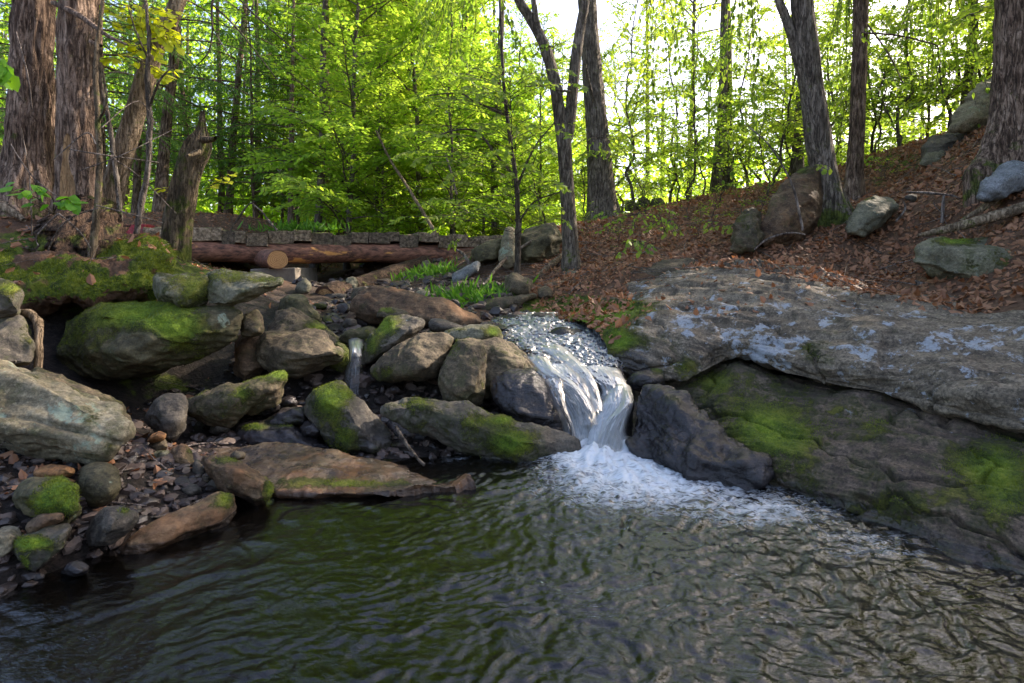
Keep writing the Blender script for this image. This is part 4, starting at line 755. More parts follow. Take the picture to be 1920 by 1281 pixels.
# left curtain bending right, right stream folding left, and the plunge they make together
sheet(up_, [((992, 686, 4.74), (1090, 688, 4.66)), ((1008, 712, 4.52), (1110, 710, 4.46)), ((1028, 745, 4.36), (1128, 745, 4.28)), ((1050, 780, 4.22), (1140, 785, 4.12)), ((1062, 815, 4.1), (1142, 820, 4.02)), ((1070, 856, 3.98), (1140, 858, 3.94))],
      80, 130, .02, 2, (.14, .1, .08, .12, .2, .3))
sheet(up_, [((1075, 688, 4.64), (1170, 694, 4.64)), ((1098, 708, 4.48), (1177, 712, 4.48)), ((1118, 735, 4.34), (1181, 737, 4.34)), ((1118, 765, 4.22), (1180, 768, 4.2))],
      60, 80, .016, 3, (.02, -.02, .12, .18))
sheet(up_, [((1140, 730, 4.3), (1184, 728, 4.3)), ((1118, 768, 4.14), (1186, 760, 4.12)), ((1096, 805, 4.02), (1182, 800, 4.02)), ((1088, 835, 3.94), (1184, 832, 3.94)), ((1078, 862, 3.88), (1196, 862, 3.88))],
      80, 110, .022, 4, (.2, .3, .34, .36, .45))
sheets_obj("waterfall", up_, MAT['fall'])
for k, rows in enumerate(([((985, 672, 4.84), (1030, 672, 4.82)), ((1012, 700, 4.58), (1050, 696, 4.56)), ((1040, 722, 4.4), (1085, 722, 4.34)), ((1068, 755, 4.22), (1112, 755, 4.18)), ((1085, 800, 4.05), (1128, 800, 4.02))],
                          [((1005, 652, 5.05), (1060, 650, 5.05)), ((1040, 676, 4.76), (1085, 674, 4.74)), ((1075, 700, 4.5), (1110, 700, 4.48)), ((1100, 735, 4.3), (1125, 735, 4.26)), ((1108, 775, 4.12), (1135, 775, 4.1))],
                          [((1150, 722, 4.36), (1184, 726, 4.34)), ((1160, 755, 4.12), (1190, 758, 4.08)), ((1125, 800, 3.97), (1178, 802, 3.95)), ((1105, 850, 3.86), (1170, 852, 3.85))],
                          [((1012, 716, 4.5), (1060, 712, 4.44)), ((1036, 760, 4.27), (1062, 760, 4.22)), ((1052, 800, 4.13), (1078, 800, 4.08)), ((1060, 850, 3.98), (1085, 852, 3.95))])):
    sheet(st1, rows, 36, 120, .014, 10 + k, (-.25, .06, .1, .12, .1) if k != 3 else (-.3, -.1, -.05, .0, .1))
sheets_obj("waterfall_strands", st1, MAT['fall2'])
tr = []
sheet(tr, [((648, 632, 5.6), (690, 632, 5.6)), ((652, 646, 5.3), (684, 646, 5.3)), ((652, 665, 5.1), (682, 664, 5.1)), ((644, 700, 4.98), (682, 700, 4.96)), ((640, 745, 4.88), (680, 742, 4.86))], 40, 80, .014, 21, (.0, .02, .06, .05, .0))
sheets_obj("side_trickle", tr, MAT['fall2'])
cs = []
sheet(cs, [((560, 625, 7.6), (660, 622, 7.6)), ((590, 640, 6.4), (690, 640, 6.2)), ((640, 652, 5.5), (690, 650, 5.5))], 30, 40, .012, 25, (-.4, -.35, -.2))
sheets_obj("side_stream", cs, MAT['fall2'])
# ------------------------------------------------------------------ bridge
m, nt = newmat('weathered_plank'); v = coords(nt, (1, 1, 1)); n1 = nz(nt, N(nt, "Mapping", {0: v, "Scale": (1, .12, 1)}).outputs[0], 22, 8, .65); oi = N(nt, "ObjectInfo").outputs["Random"]
c = ramp(nt, n1, [(.38, (.06, .042, .026)), (.52, (.19, .14, .09)), (.66, (.36, .275, .19))]); sc_ = mth(nt, 'MULTIPLY_ADD', oi, .8, .5)
c = mixc(nt, 1., c, N(nt, "CombineColor", {0: sc_, 1: sc_, 2: sc_}).outputs[0], 'MULTIPLY')
zz = N(nt, "SeparateXYZ", {0: N(nt, "NewGeometry").outputs["Normal"]}).outputs[2]
mm = mapr(nt, mth(nt, 'ADD', mth(nt, 'MULTIPLY', zz, .22), nz(nt, v, 7, 8, .65)), .6, .75)
c = mixc(nt, mm, c, moss_colour(nt, v))
out(nt, N(nt, "BsdfPrincipled", {"Base Color": c, "Roughness": .85, "Normal": N(nt, "Bump", {"Height": n1, "Strength": .7, "Distance": .02}).outputs[0]}).outputs[0]); MAT['plank'] = m
m, nt = newmat('peeled_log'); v = coords(nt); n1 = nz(nt, N(nt, "Mapping", {0: v, "Scale": (.12, 1, 1)}).outputs[0], 20, 8, .65); n2 = nz(nt, N(nt, "Mapping", {0: v, "Scale": (.3, 1, 1.6)}).outputs[0], 3.1, 5, .6)
c = ramp(nt, n1, [(.38, (.05, .022, .013)), (.52, (.18, .075, .045)), (.66, (.28, .13, .08))])
c = mixc(nt, mapr(nt, n2, .6, .66), c, mixc(nt, n1, (.4, .13, .025), (.8, .42, .12)))
out(nt, N(nt, "BsdfPrincipled", {"Base Color": c, "Roughness": .8, "Normal": N(nt, "Bump", {"Height": n1, "Strength": .6, "Distance": .02}).outputs[0]}).outputs[0]); MAT['beam'] = m
m, nt = newmat('cut_log_end'); v = coords(nt, rand=False); r_ = N(nt, "VectorMath", {0: N(nt, "VectorMath", {0: v, 1: (1, 0, 1)}, operation='MULTIPLY').outputs[0]}, operation='LENGTH').outputs["Value"]
n1 = nz(nt, v, 9, 4); f = mth(nt, 'SINE', mth(nt, 'ADD', mth(nt, 'MULTIPLY', r_, 260.), mth(nt, 'MULTIPLY', n1, 12.)))
c = mixc(nt, mth(nt, 'MULTIPLY_ADD', f, .3, .5), (.26, .12, .04), (.56, .34, .15))
c = mixc(nt, mapr(nt, r_, .135, .158), c, (.07, .03, .015)); c = mixc(nt, mapr(nt, nz(nt, v, 14, 5), .55, .68), c, (.2, .1, .04))
out(nt, N(nt, "BsdfPrincipled", {"Base Color": c, "Roughness": .8}).outputs[0]); MAT['cut'] = m
m, nt = newmat('concrete'); v = coords(nt); n1 = nz(nt, v, 5, 9, .65)
out(nt, N(nt, "BsdfPrincipled", {"Base Color": ramp(nt, n1, [(.3, (.16, .13, .1)), (.6, (.3, .26, .21)), (.8, (.36, .32, .26))]), "Roughness": .9, "Normal": N(nt, "Bump", {"Height": nz(nt, v, 40, 6), "Strength": .3, "Distance": .01}).outputs[0]}).outputs[0]); MAT['concrete'] = m
m, nt = newmat('red_paint'); v = coords(nt); n1 = nz(nt, v, 14, 8, .7)
out(nt, N(nt, "BsdfPrincipled", {"Base Color": ramp(nt, n1, [(.35, (.06, .02, .014)), (.5, (.28, .02, .03)), (.7, (.42, .05, .06))]), "Roughness": .6}).outputs[0]); MAT['red'] = m
def block(c0, c1, jit, r, bev=.012):                # a slightly irregular bevelled box
    bm = bmesh.new(); c0, c1 = np.asarray(c0, float), np.asarray(c1, float)
    bmesh.ops.create_cube(bm, size=1)
    for vv in bm.verts:
        t = np.array(vv.co) + .5; vv.co = c0 + (c1 - c0) * t + r.normal(size=3) * jit
    bmesh.ops.subdivide_edges(bm, edges=bm.edges, cuts=2, use_grid_fill=True)
    for vv in bm.verts: vv.co += Vector(r.normal(size=3) * jit * .35)
    bmesh.ops.bevel(bm, geom=[e for e in bm.edges if e.calc_face_angle(0) > .6], offset=bev, segments=2, affect='EDGES', profile=.6)
    return bm
rb = np.random.default_rng(12)
A = P(268, 428, 9.7); B = P(942, 441, 12.0)          # front top edge of the deck
ax = (B - A); ln = np.linalg.norm(ax); ax /= ln; dp = np.array((-ax[1], ax[0], 0)); dp /= np.linalg.norm(dp)
br = thing("log_bridge", "rustic log footbridge with a weathered plank deck crossing the stream", "bridge", A)
s = 0.; k = 0
def at_b(a, d, z): return ax * a + dp * d + np.array((0, 0, z))
while s < ln - .05:
    wdt = rb.choice((.17, .22, .28, .34, .42)) * rb.uniform(.9, 1.1); wdt = min(wdt, ln - s); dz = rb.normal() * .022; hh = rb.uniform(.19, .26)
    bm = block((0, 0, 0), (1, 1, 1), 0, rb, .02)
    j0 = rb.uniform(-.05, .06)
    for vv in bm.verts:
        t = np.array(vv.co); vv.co = at_b(s + .002 + t[0] * (wdt - .004), j0 + t[1] * 1.9, dz - hh * (1 - t[2])) + rb.normal(size=3) * .006
    me = bpy.data.meshes.new("plank"); bm.to_mesh(me); bm.free(); me.materials.append(MAT['plank']); link("plank", me, br); s += wdt; k += 1
for d in (.16, 1.6):
    L_ = np.linspace(-.6, ln + .3, 60); V, Q = tube(np.array([at_b(a, d, -.40 + .012 * math.sin(a * 2.1 + d)) for a in L_]), .19 + .008 * np.sin(L_ * 3), 20)
    V = V + .012 * fbm(V * 6, 3)[:, None] * np.array((0, .6, 1)); link("beam", mesh("beam", V, Q, MAT['beam']), br)
def log_obj(name, label, p0, p1, r0, r1, mat='bark_moss', cut='cut', cat='log', seed=1, wob=.01, par=None, sides=20):
    r = np.random.default_rng(seed); p0, p1 = np.asarray(p0, float), np.asarray(p1, float)
    path = wobbly(p0, p1, 24, wob, r); rad = np.linspace(r0, r1, 24) * (1 + .05 * fbm(path * 5 + seed, 2))
    V, Q = tube(path - p0, rad, sides); V = V + (.1 * min(r0, r1)) * fbm(V * 14 + seed, 3)[:, None]
    o = tag(link(name, mesh(name, V, Q, MAT[mat]), par, p0), label, cat)
    for e, row in ((0, V[:sides]), (1, V[-sides:])):
        c = row.mean(0); nr = (path[0] - path[1]) if e == 0 else (path[-1] - path[-2]); nr = nr / np.linalg.norm(nr)
        VV = np.concatenate([(row - c) * .99 + nr * .004, [nr * .006]]); T = [(i, (i + 1) % sides, sides) for i in range(sides)]
        link("cut_end", mesh("cut_end", VV, np.array(T), MAT[cut], False), o, c)
    return o
log_obj("cross_log", "sawn log with a pale round end lying under the bridge beam", P(521, 487, 9.55), P(470, 480, 11.6), .165, .16, 'beam', seed=4)
bm = block(P(470, 503, 10.2) - (0, 0, .5), P(553, 503, 10.2) + (0, 1.2, 0), .012, rb, .02)
me = bpy.data.meshes.new("abutment"); bm.to_mesh(me); bm.free(); me.materials.append(MAT['concrete'])
tag(link("abutment", me), "plain concrete block carrying the sawn log under the bridge", "abutment")
log_obj("prop_log", "dark leaning prop log in the shadow under the bridge", P(610, 560, 8.6), P(800, 496, 11.4), .2, .18, 'mound', seed=6, wob=.01)
for i, (x0, x1, yy, Y_) in enumerate(((200, 268, 423, 9.9),)):
    a, b = P(x0, yy, Y_), P(x1 + 4, yy - 2, Y_ - .1)
    bm = block((0, 0, 0), (1, 1, 1), 0, rb, .02)
    for vv in bm.verts:
        t = np.array(vv.co); vv.co = a + (b - a) * t[0] + np.array((0, .25 * t[1], -.2 * (1 - t[2]))) + rb.normal(size=3) * .006
    me = bpy.data.meshes.new("red_board"); bm.to_mesh(me); bm.free(); me.materials.append(MAT['red'])
    tag(link("red_board", me), "worn red painted board at the left end of the bridge", "board")
# ------------------------------------------------------------------ trees
LEAF6 = np.array(((0, 0), (.28, .5), (.68, .38), (1, 0), (.68, -.38), (.28, -.5)))
def leaves_mesh(pos, d, nrm, L, wr=.62, fold=.18):
    d = d / (np.linalg.norm(d, axis=1)[:, None] + 1e-9); s = np.cross(nrm, d); s /= (np.linalg.norm(s, axis=1)[:, None] + 1e-9); n = np.cross(d, s)
    L = L[:, None, None]
    V = pos[:, None] + L * (d[:, None] * LEAF6[None, :, 0, None] + s[:, None] * LEAF6[None, :, 1, None] * wr - n[:, None] * (np.abs(LEAF6[None, :, 1, None]) * fold + LEAF6[None, :, 0, None] ** 2 * .12))
    k = np.arange(len(pos))[:, None] * 6
    F_ = np.concatenate([k + np.array((0, 1, 2, 3)), k + np.array((0, 3, 4, 5))])
    return V.reshape(-1, 3), F_
def rotz(d, a):
    c, s = np.cos(a), np.sin(a); o = d.copy(); o[..., 0] = d[..., 0] * c - d[..., 1] * s; o[..., 1] = d[..., 0] * s + d[..., 1] * c; return o
class Lf:
    def __init__(s): s.p, s.d, s.n, s.l = [], [], [], []
    def add(s, p, d, n, l): s.p.append(p); s.d.append(d); s.n.append(n); s.l.append(l)
    def mesh(s, name, mat, wr=.62, fold=.18, off=None):
        p = np.concatenate(s.p); 
        if off is not None: p = p - off
        V, Q = leaves_mesh(p, np.concatenate(s.d), np.concatenate(s.n), np.concatenate(s.l), wr, fold)
        return mesh(name, V, Q, mat, False)
def twig_leaves(lf, path, r, leaf, sp, droop=.25, spread=.9):
    seg = np.linalg.norm(np.diff(path, axis=0), axis=1).sum(); n = max(2, int(seg / sp))
    t = np.linspace(.12, 1, n); q = catmull(path, 24); idx = np.clip((t * 23).astype(int), 0, 22)
    p = q[idx]; d0 = q[idx + 1] - q[idx]; d0 = d0 / (np.linalg.norm(d0, axis=1)[:, None] + 1e-9)
    sg = np.where(np.arange(n) % 2 == 0, 1., -1.) * r.uniform(spread * .6, spread * 1.15, n); sg[-1] *= .1
    d = rotz(d0, sg); d[:, 2] += -droop + r.normal(size=n) * .22
    nr = np.array((0, 0, 1.)) + r.normal(size=(n, 3)) * .38
    lf.add(p, d, nr, leaf * r.uniform(.6, 1.2, n))
def limb_with_spray(wood, lf, p0, dirh, L, el, droop, r0, r, leaf, sp, tsp, tmax=.9, tmin=.12, sub=False, sides=5):
    t = np.linspace(0, 1, 7)[:, None]
    path = p0 + dirh * L * t * math.cos(el) + np.array((0, 0, 1)) * (L * math.sin(el) * t - droop * L * t * t)
    path = path + r.normal(size=path.shape).cumsum(0) * .02 * L * t
    V, Q = tube(path, r0 * (1 - .85 * t[:, 0]) + .002, sides); wood.add(V, Q)
    n = max(3, int(L / tsp)); q = catmull(path, 40)
    for k in range(n):
        tt = .16 + .84 * (k + r.uniform(0, .8)) / n; i = min(38, int(tt * 39))
        d0 = q[i + 1] - q[i]; d0 /= np.linalg.norm(d0) + 1e-9
        d = rotz(d0, (1 if k % 2 else -1) * r.uniform(.6, 1.15)); d[2] += r.normal() * .22 + .05; d /= np.linalg.norm(d)
        l = float(np.clip(L * .55 * (1.08 - tt) * r.uniform(.7, 1.25), tmin, tmax))
        u = np.linspace(0, 1, 4)[:, None]
        tp = q[i] + d * l * u + np.array((0, 0, -1)) * l * .18 * u * u
        V, Q = tube(tp, (.0045 + .004 * l) * (1 - .8 * u[:, 0]), 3); wood.add(V, Q)
        twig_leaves(lf, tp, r, leaf, sp)
        if sub and l > .35:
            for s in (-1, 1):
                j = r.uniform(.25, .6); b = q[i] + d * l * j; d2 = rotz(d, s * r.uniform(.6, 1.)); l2 = l * .5
                tp = b + d2 * l2 * u + np.array((0, 0, -1)) * l2 * .2 * u * u
                twig_leaves(lf, tp, r, leaf, sp)
    twig_leaves(lf, q[30:], r, leaf, sp)
def proto_broadleaf(seed, H, cb, R, nl, leaf, sp, tsp, r0, wander=.12, sub=False, el=(.15, .75), droop=.25):
    r = np.random.default_rng(seed); wood, lf = MB(), Lf()
    zz = np.linspace(0, H, 16); off = r.normal(size=(16, 2)).cumsum(0) * wander * .25; off -= off[0]
    path = np.c_[off, zz - .25]
    V, Q = tube(path, r0 * (1 - .88 * zz / H) * (1 + .5 * np.exp(-zz / .25)) + .004, 10); wood.add(V, Q)
    az = r.uniform(0, 6.28)
    for k in range(nl):
        h = cb + (H - cb) * ((k + r.uniform(0, .8)) / nl); az += 2.399 + r.normal() * .4
        p0 = np.array([np.interp(h - .25, path[:, 2], path[:, j]) for j in range(3)])
        f = (h - cb) / (H - cb); L = R * (1 - .72 * f ** 1.3) * r.uniform(.35, 1.3)
        limb_with_spray(wood, lf, p0, np.array((math.cos(az), math.sin(az), 0)), L, r.uniform(*el) + .35 * f, droop * r.uniform(.3, 1.2), r0 * .32 * (1 - .5 * f), r, leaf, sp, tsp, sub=sub)
    return wood, lf
def proto_hemlock(seed, H, cb, R, nl, r0, dead=10):
    r = np.random.default_rng(seed); wood, lf = MB(), Lf(); zz = np.linspace(0, H, 12)
    path = np.c_[r.normal(size=(12, 2)).cumsum(0) * .03, zz - .25]; path[:, :2] -= path[0, :2]
    V, Q = tube(path, r0 * (1 - .9 * zz / H) * (1 + .4 * np.exp(-zz / .3)) + .006, 10); wood.add(V, Q); az = 0
    for k in range(dead):
        h = r.uniform(1.0, cb + 1); a = r.uniform(0, 6.28); L = r.uniform(.5, 1.5); p0 = np.array((0, 0, h)); p1 = p0 + np.array((math.cos(a) * L, math.sin(a) * L, r.uniform(-.3, .2)))
        V, Q = tube(wobbly(p0, p1, 6, .04, r), np.linspace(.014, .003, 6), 4); wood.add(V, Q)
    u4 = np.linspace(0, 1, 4)[:, None]
    for k in range(nl):
        h = cb + (H - cb) * ((k + r.uniform(0, .9)) / nl); az += 2.399 + r.normal() * .3; f = (h - cb) / (H - cb); L = R * (1 - .85 * f) * r.uniform(.65, 1.15)
        dh = np.array((math.cos(az), math.sin(az), 0)); t = np.linspace(0, 1, 7)[:, None]; p0 = np.array((0, 0, h))
        bp = p0 + dh * L * t + np.array((0, 0, 1)) * L * (.12 * t - .32 * t * t); V, Q = tube(bp, .028 * (1 - f * .5) * (1 - .85 * t[:, 0]) + .002, 4); wood.add(V, Q)
        q = catmull(bp, 40); n = max(4, int(L / .13))
        for j in range(n):
            tt = .2 + .8 * (j + r.uniform(0, .8)) / n; i = min(38, int(tt * 39)); d0 = q[i + 1] - q[i]; d0 /= np.linalg.norm(d0) + 1e-9
            d = rotz(d0, (1 if j % 2 else -1) * r.uniform(.7, 1.1)); d[2] -= r.uniform(.05, .35); d /= np.linalg.norm(d); l = float(np.clip(L * .45 * (1.1 - tt), .15, .75))
            tp = q[i] + d * l * u4 - np.array((0, 0, 1)) * l * .22 * u4 * u4
            twig_leaves(lf, tp, r, .10, .026, .12, .75)
    return wood, lf
def pcrown(name_, wl, bark, leafm, wr=.62, fold=.18):
    return wl[0].mesh("trunk", MAT[bark], True), wl[1].mesh("crown", MAT[leafm], wr, fold)
PR = {}
PR['b0'] = pcrown('b', proto_broadleaf(1, 5.2, .8, 2.3, 26, .10, .05, .14, .035, .45, sub=True, el=(.05, .9)), 'bark_dark', 'beech')
PR['b1'] = pcrown('b', proto_broadleaf(2, 6.8, .9, 2.8, 30, .105, .052, .15, .045, .5, sub=True, el=(.0, 1.)), 'bark_dark', 'beech')
PR['b2'] = pcrown('b', proto_broadleaf(3, 8.5, 1.2, 3.2, 34, .11, .055, .16, .06, .55, sub=True, el=(.0, 1.)), 'bark_grey', 'beech')
PR['m0'] = pcrown('m', proto_broadleaf(4, 11, 1.0, 3.1, 74, .13, .055, .16, .075, sub=True), 'bark_grey', 'lime')
PR['m1'] = pcrown('m', proto_broadleaf(5, 14, 1.6, 3.5, 90, .14, .06, .18, .10, sub=True), 'bark_grey', 'lime')
PR['m2'] = pcrown('m', proto_broadleaf(6, 8, .7, 2.6, 60, .12, .05, .15, .055, sub=True), 'bark_grey', 'lime')
PR['t0'] = pcrown('t', proto_broadleaf(8, 18, 8.5, 3.6, 46, .13, .07, .22, .13), 'bark_grey', 'beech')
PR['s0'] = pcrown('s', proto_broadleaf(9, 1.6, .25, .9, 12, .075, .045, .12, .014, el=(.3, .9)), 'bark_dark', 'beech')
PR['h0'] = pcrown('h', proto_hemlock(11, 13, 1.8, 3.0, 60, .12), 'bark_hem', 'hemlock', .22, .05)
PR['h1'] = pcrown('h', proto_hemlock(12, 16, 3.0, 3.3, 64, .15), 'bark_hem', 'hemlock', .22, .05)
PR['h2'] = pcrown('h', proto_hemlock(13, 8, 1., 2.4, 44, .07), 'bark_hem', 'hemlock', .22, .05)
ri = random.Random(5)
def plant(kind, px, Y, label, cat, group, nm, sc=1., leafm=None, rz=None, X=None, dz=0):
    X = (px - CX) / F * Y if X is None else X
    z = float(gz(X, Y)[0]) + dz
    root = thing(nm, label, cat, (X, Y, z), group); root.rotation_euler = (ri.uniform(-.06, .06), ri.uniform(-.06, .06), ri.uniform(0, 6.28) if rz is None else rz)
    root.scale = (sc, sc, sc)
    tm, cm = PR[kind]
    link("trunk", tm, root); c = link("crown", cm, root)
    if leafm: c.material_slots[0].link = 'OBJECT'; c.material_slots[0].material = MAT[leafm]
    return root
# left: dark hemlock wood
HL, HG = "dark green feathery hemlock with a straight brown trunk in the left background wood", "hemlocks in the left background"
for k, (px, Y) in enumerate(((190, 15), (300, 16), (425, 19), (480, 18), (545, 17), (605, 19), (255, 18), (300, 20), (360, 20), (415, 22), (485, 23), (530, 22), (570, 25), (640, 24), (110, 15), (40, 17), (-30, 14), (160, 20), (230, 24), (60, 25), (320, 27), (450, 29), (600, 30), (690, 27), (-120, 20))):
    plant(('h0', 'h1', 'h0', 'h2')[k % 4], px, Y, HL, "hemlock", HG, "hemlock_tree", ri.uniform(.8, 1.15))
# centre: bright maples
ML, MG = "bright lime green young maple in leaf beyond the bridge", "young maples beyond the bridge"
for k, (px, Y, kd, s) in enumerate(((652, 13, 'm0', .95), (700, 16, 'm1', .9), (790, 15, 'm0', 1.), (845, 18, 'm1', .95), (905, 16, 'm2', 1.1), (745, 20, 'm1', 1.), (615, 21, 'm1', .9), (960, 19, 'm1', .9), (1010, 17, 'm0', .9), (880, 24, 'm1', 1.), (690, 25, 'm1', 1.05), (800, 27, 'm1', 1.1), (1060, 23, 'm1', .95), (560, 19, 'm0', .85), (850, 13.2, 'm2', .8), (1000, 28, 'm1', 1.), (720, 13.6, 'm2', .7), (930, 22, 'm2', 1.), (770, 32, 'm1', 1.1), (930, 34, 'm1', 1.1), (650, 36, 'm1', 1.1))):
    plant(kd, px, Y, ML, "maple", MG, "young_maple", s * (.68 if px > 890 else 1))
# right: thin beeches with sky between them
BL, BG = "thin young beech with gappy drooping leaves on the right hillside", "young beeches on the right hillside"
for k, (px, Y, kd, s) in enumerate(((1190, 14, 'b2', 1.), (1255, 17, 'b2', 1.1), (1300, 13.5, 'b1', 1.), (1400, 16, 'b2', 1.), (1450, 13, 'b1', 1.), (1420, 19, 'b2', 1.1), (1490, 17, 'm2', .9), (1560, 15, 'b2', 1.), (1650, 14, 'b1', 1.05), (1690, 13, 'b2', .9), (1740, 15, 'm2', .9), (1640, 18, 'm2', 1.), (1790, 14, 'b2', 1.), (1850, 13.5, 'b1', 1.1), (1910, 13, 'm2', .9), (1580, 20, 'm1', .8), (1330, 21, 'b2', 1.2), (1160, 20, 'b2', 1.2), (1990, 12, 'b2', 1.), (2080, 13, 'm2', 1.), (1720, 21, 'm1', .8), (1840, 19, 'm1', .8), (1240, 24, 'm2', 1.), (1480, 25, 'm2', 1.1), (1100, 27, 'm1', .8), (1940, 17, 'b2', 1.1), (1530, 18, 'b2', 1.1), (1130, 17, 'b2', 1.))):
    plant(kd, px, Y, BL, "beech", BG, "young_beech", s * .7)
for k, (px, Y, kd, s) in enumerate(((1215, 16, 's0', 1.2), (1270, 14.5, 's0', 1.3), (1320, 14, 's0', 1.4), (1380, 14.5, 's0', 1.5), (1440, 12, 's0', 1.2), (1640, 13.5, 's0', 1.5), (1560, 13.5, 's0', 1.4), (1690, 12.5, 's0', 1.3), (1480, 14, 's0', 1.6), (1150, 15, 's0', 1.5), (1100, 14, 's0', 1.3), (1020, 13.5, 's0', 1.4), (1780, 12, 's0', 1.4), (760, 14, 's0', 1.2), (880, 13.5, 's0', 1.3), (590, 13.8, 's0', 1.1), (1350, 12.2, 's0', .9), (1190, 10.5, 's0', .55), (1245, 9.6, 's0', .5), (1290, 10.8, 's0', .6), (1335, 10, 's0', .5), (1390, 11, 's0', .6), (1210, 12, 's0', .7), (1160, 9.4, 's0', .4), (1310, 9.2, 's0', .35), (1420, 10, 's0', .5), (1660, 10.5, 's0', .5), (1010, 10.6, 's0', .5), (1100, 10.4, 's0', .45))):
    plant(kd, px, Y, "low leafy beech shrub growing on the hill foot or beyond the bridge", "shrub", "low leafy shrubs in the background", "leafy_shrub", s)
for px, Y, kd, s in ((2484, 6.3, 'm2', .95), (2360, 8., 'm2', 1.), (2738, 4.8, 'm2', .9), (2620, 7.2, 'm2', 1.05), (2250, 6.6, 'b2', .9)): plant(kd, px, Y, 'unseen leafy young maple added right of the frame to shade the pool', 'maple', 'unseen shade trees added right of the frame', 'young_maple', s)  # out of view, added to shade the pool and ledge
# tall thin background trunks seen between the leaves; nearer unseen ones on the right added for shade
TL, TG = "tall thin bare trunk rising out of the frame in the background, or unseen and added for shade", "tall thin background trunks"
for px, Y, s in ((930, 17, 1.), (1340, 16, 1.05), (1365, 16.5, 1.1), (1495, 14, .9), (1803, 14, .8), (1836, 15, .7), (1290, 20, .8), (590, 13, .75), (2350, 12, .9), (2600, 11, .9), (2450, 15, .9), (2510, 5.5, .72), (2330, 7.6, .75), (2700, 6.5, .8), (2200, 9.5, .7), (2900, 4.6, .65)):
    plant('t0', px, Y, TL, "tree", TG, "tall_tree", s)
# the far wood: a mass of leaf clumps behind everything
rf = np.random.default_rng(44); lf = Lf(); wood = MB()
for k in range(900):
    a = rf.uniform(-1.05, .8); Y = rf.uniform(30, 58); X = math.tan(a) * Y * .98; dens = 1 if a < -.02 else .42
    if rf.random() > dens: continue
    g0 = 2.3 if X < 0 else max(-1, 2 - .15 * X); hi = 21 if a < -.12 else 10
    z = g0 + rf.uniform(0, 1) ** 1.1 * hi; n = 150
    p = np.array((X, Y, z)) + rf.normal(size=(n, 3)) * np.array((1.9, 1.5, 1.2)); p[:, 2] = np.maximum(p[:, 2], g0 - .5)
    lf.add(p, rf.normal(size=(n, 3)), rf.normal(size=(n, 3)) * .6 + (0, 0, 1), rf.uniform(.2, .42, n))
    if X < 9:
        p2 = np.array((X, Y * .8, g0 + rf.uniform(-.3, 1.6))) + rf.normal(size=(60, 3)) * np.array((1.9, 1.5, .6)); p2[:, 2] = np.maximum(p2[:, 2], g0 - .8); lf.add(p2, rf.normal(size=(60, 3)), rf.normal(size=(60, 3)) * .6 + (0, 0, 1), rf.uniform(.15, .34, 60))
    if k % 5 == 0:
        V, Q = tube(np.array(((X, Y, g0 - 1), (X + rf.normal() * .3, Y, g0 + 18))), np.array((.2, .08)), 6); wood.add(V, Q)
for k in range(330):
    Y = rf.uniform(21, 32); X = rf.uniform(-1.1, .42) * Y; g0 = float(gz(X, Y)[0])
    p2 = np.array((X, Y, g0 + rf.uniform(0, 2.2))) + rf.normal(size=(60, 3)) * np.array((1.3, 1., .55)); p2[:, 2] = np.maximum(p2[:, 2], g0); lf.add(p2, rf.normal(size=(60, 3)), rf.normal(size=(60, 3)) * .6 + (0, 0, 1), rf.uniform(.1, .22, 60))
tag(link("far_forest", lf.mesh("far_forest", MAT['far'], .8)), kind="stuff")
tag(link("far_trunks", wood.mesh("far_trunks", MAT['bark_grey'])), kind="stuff")

# ---- hero trees, each trunk following its own line
def bark_trunk(path_px, r0, furrow, flare=.0, sides=72, ring=.022, seed=0, lean=0, moss_base=0., bare=None, nflare=5):
    pts = np.array([P(a, b, Y) for a, b, Y, w_ in path_px]); rad = np.array([w_ * .5 / F * Y for a, b, Y, w_ in path_px])
    L = np.linalg.norm(np.diff(pts, axis=0), axis=1).sum(); n = int(min(420, max(24, L / ring)))
    path = catmull(pts, n); rd = catmull(np.c_[rad, rad, rad], n)[:, 0]
    gap = np.linspace(.45, .03, 14)[:, None]; path = np.concatenate([path[0] - gap * np.array((0, 0, 1.)), path]); rd = np.concatenate([np.full(14, rd[0]), rd])
    V, Q = tube(path, rd, sides); c = path.repeat(sides, 0); rv = V - c; rr = np.linalg.norm(rv, axis=1)[:, None]; u = rv / rr
    h = V[:, 2] - pts[0, 2]; th = np.arctan2(u[:, 1], u[:, 0])
    fl = flare * np.exp(-np.maximum(h, 0) / (.9 * rad[0] + .12)) * (.55 + .6 * np.cos(nflare * th + seed + .6 * np.sin(2 * th + seed)))
    fq = 2.6 * rad[0] / .2 * .045 / furrow[1]
    q = np.c_[u[:, 0] * fq, u[:, 1] * fq, h * 1.9 * .045 / furrow[1]]
    q = q + .35 * np.c_[noise(V * 3 + seed), noise(V * 3 + seed + 7), 0 * h]
    rdg = np.abs(noise(q + seed)) * 1.6 + .5 * np.abs(noise(q * 2.1 + seed + 5))
    V = V + u * (rd.repeat(sides)[:, None] * fl[:, None]) + u * ((rdg - .45) * furrow[0])[:, None] + u * (.05 * rr * noise(V * 2.3 + seed)[:, None])
    mo = moss_base * np.exp(-np.maximum(h, 0) / .3)
    br_ = np.zeros(len(V))
    if bare:
        ppx, ppy = PX(V)
        for b in bare: br_ += b[4] * blob(ppx, ppy, *b[:4]) * (u[:, 1] < .2)
        V = V - u * (.05 * np.clip(br_, 0, 1))[:, None]
    return V, Q, mo, br_, path, rd
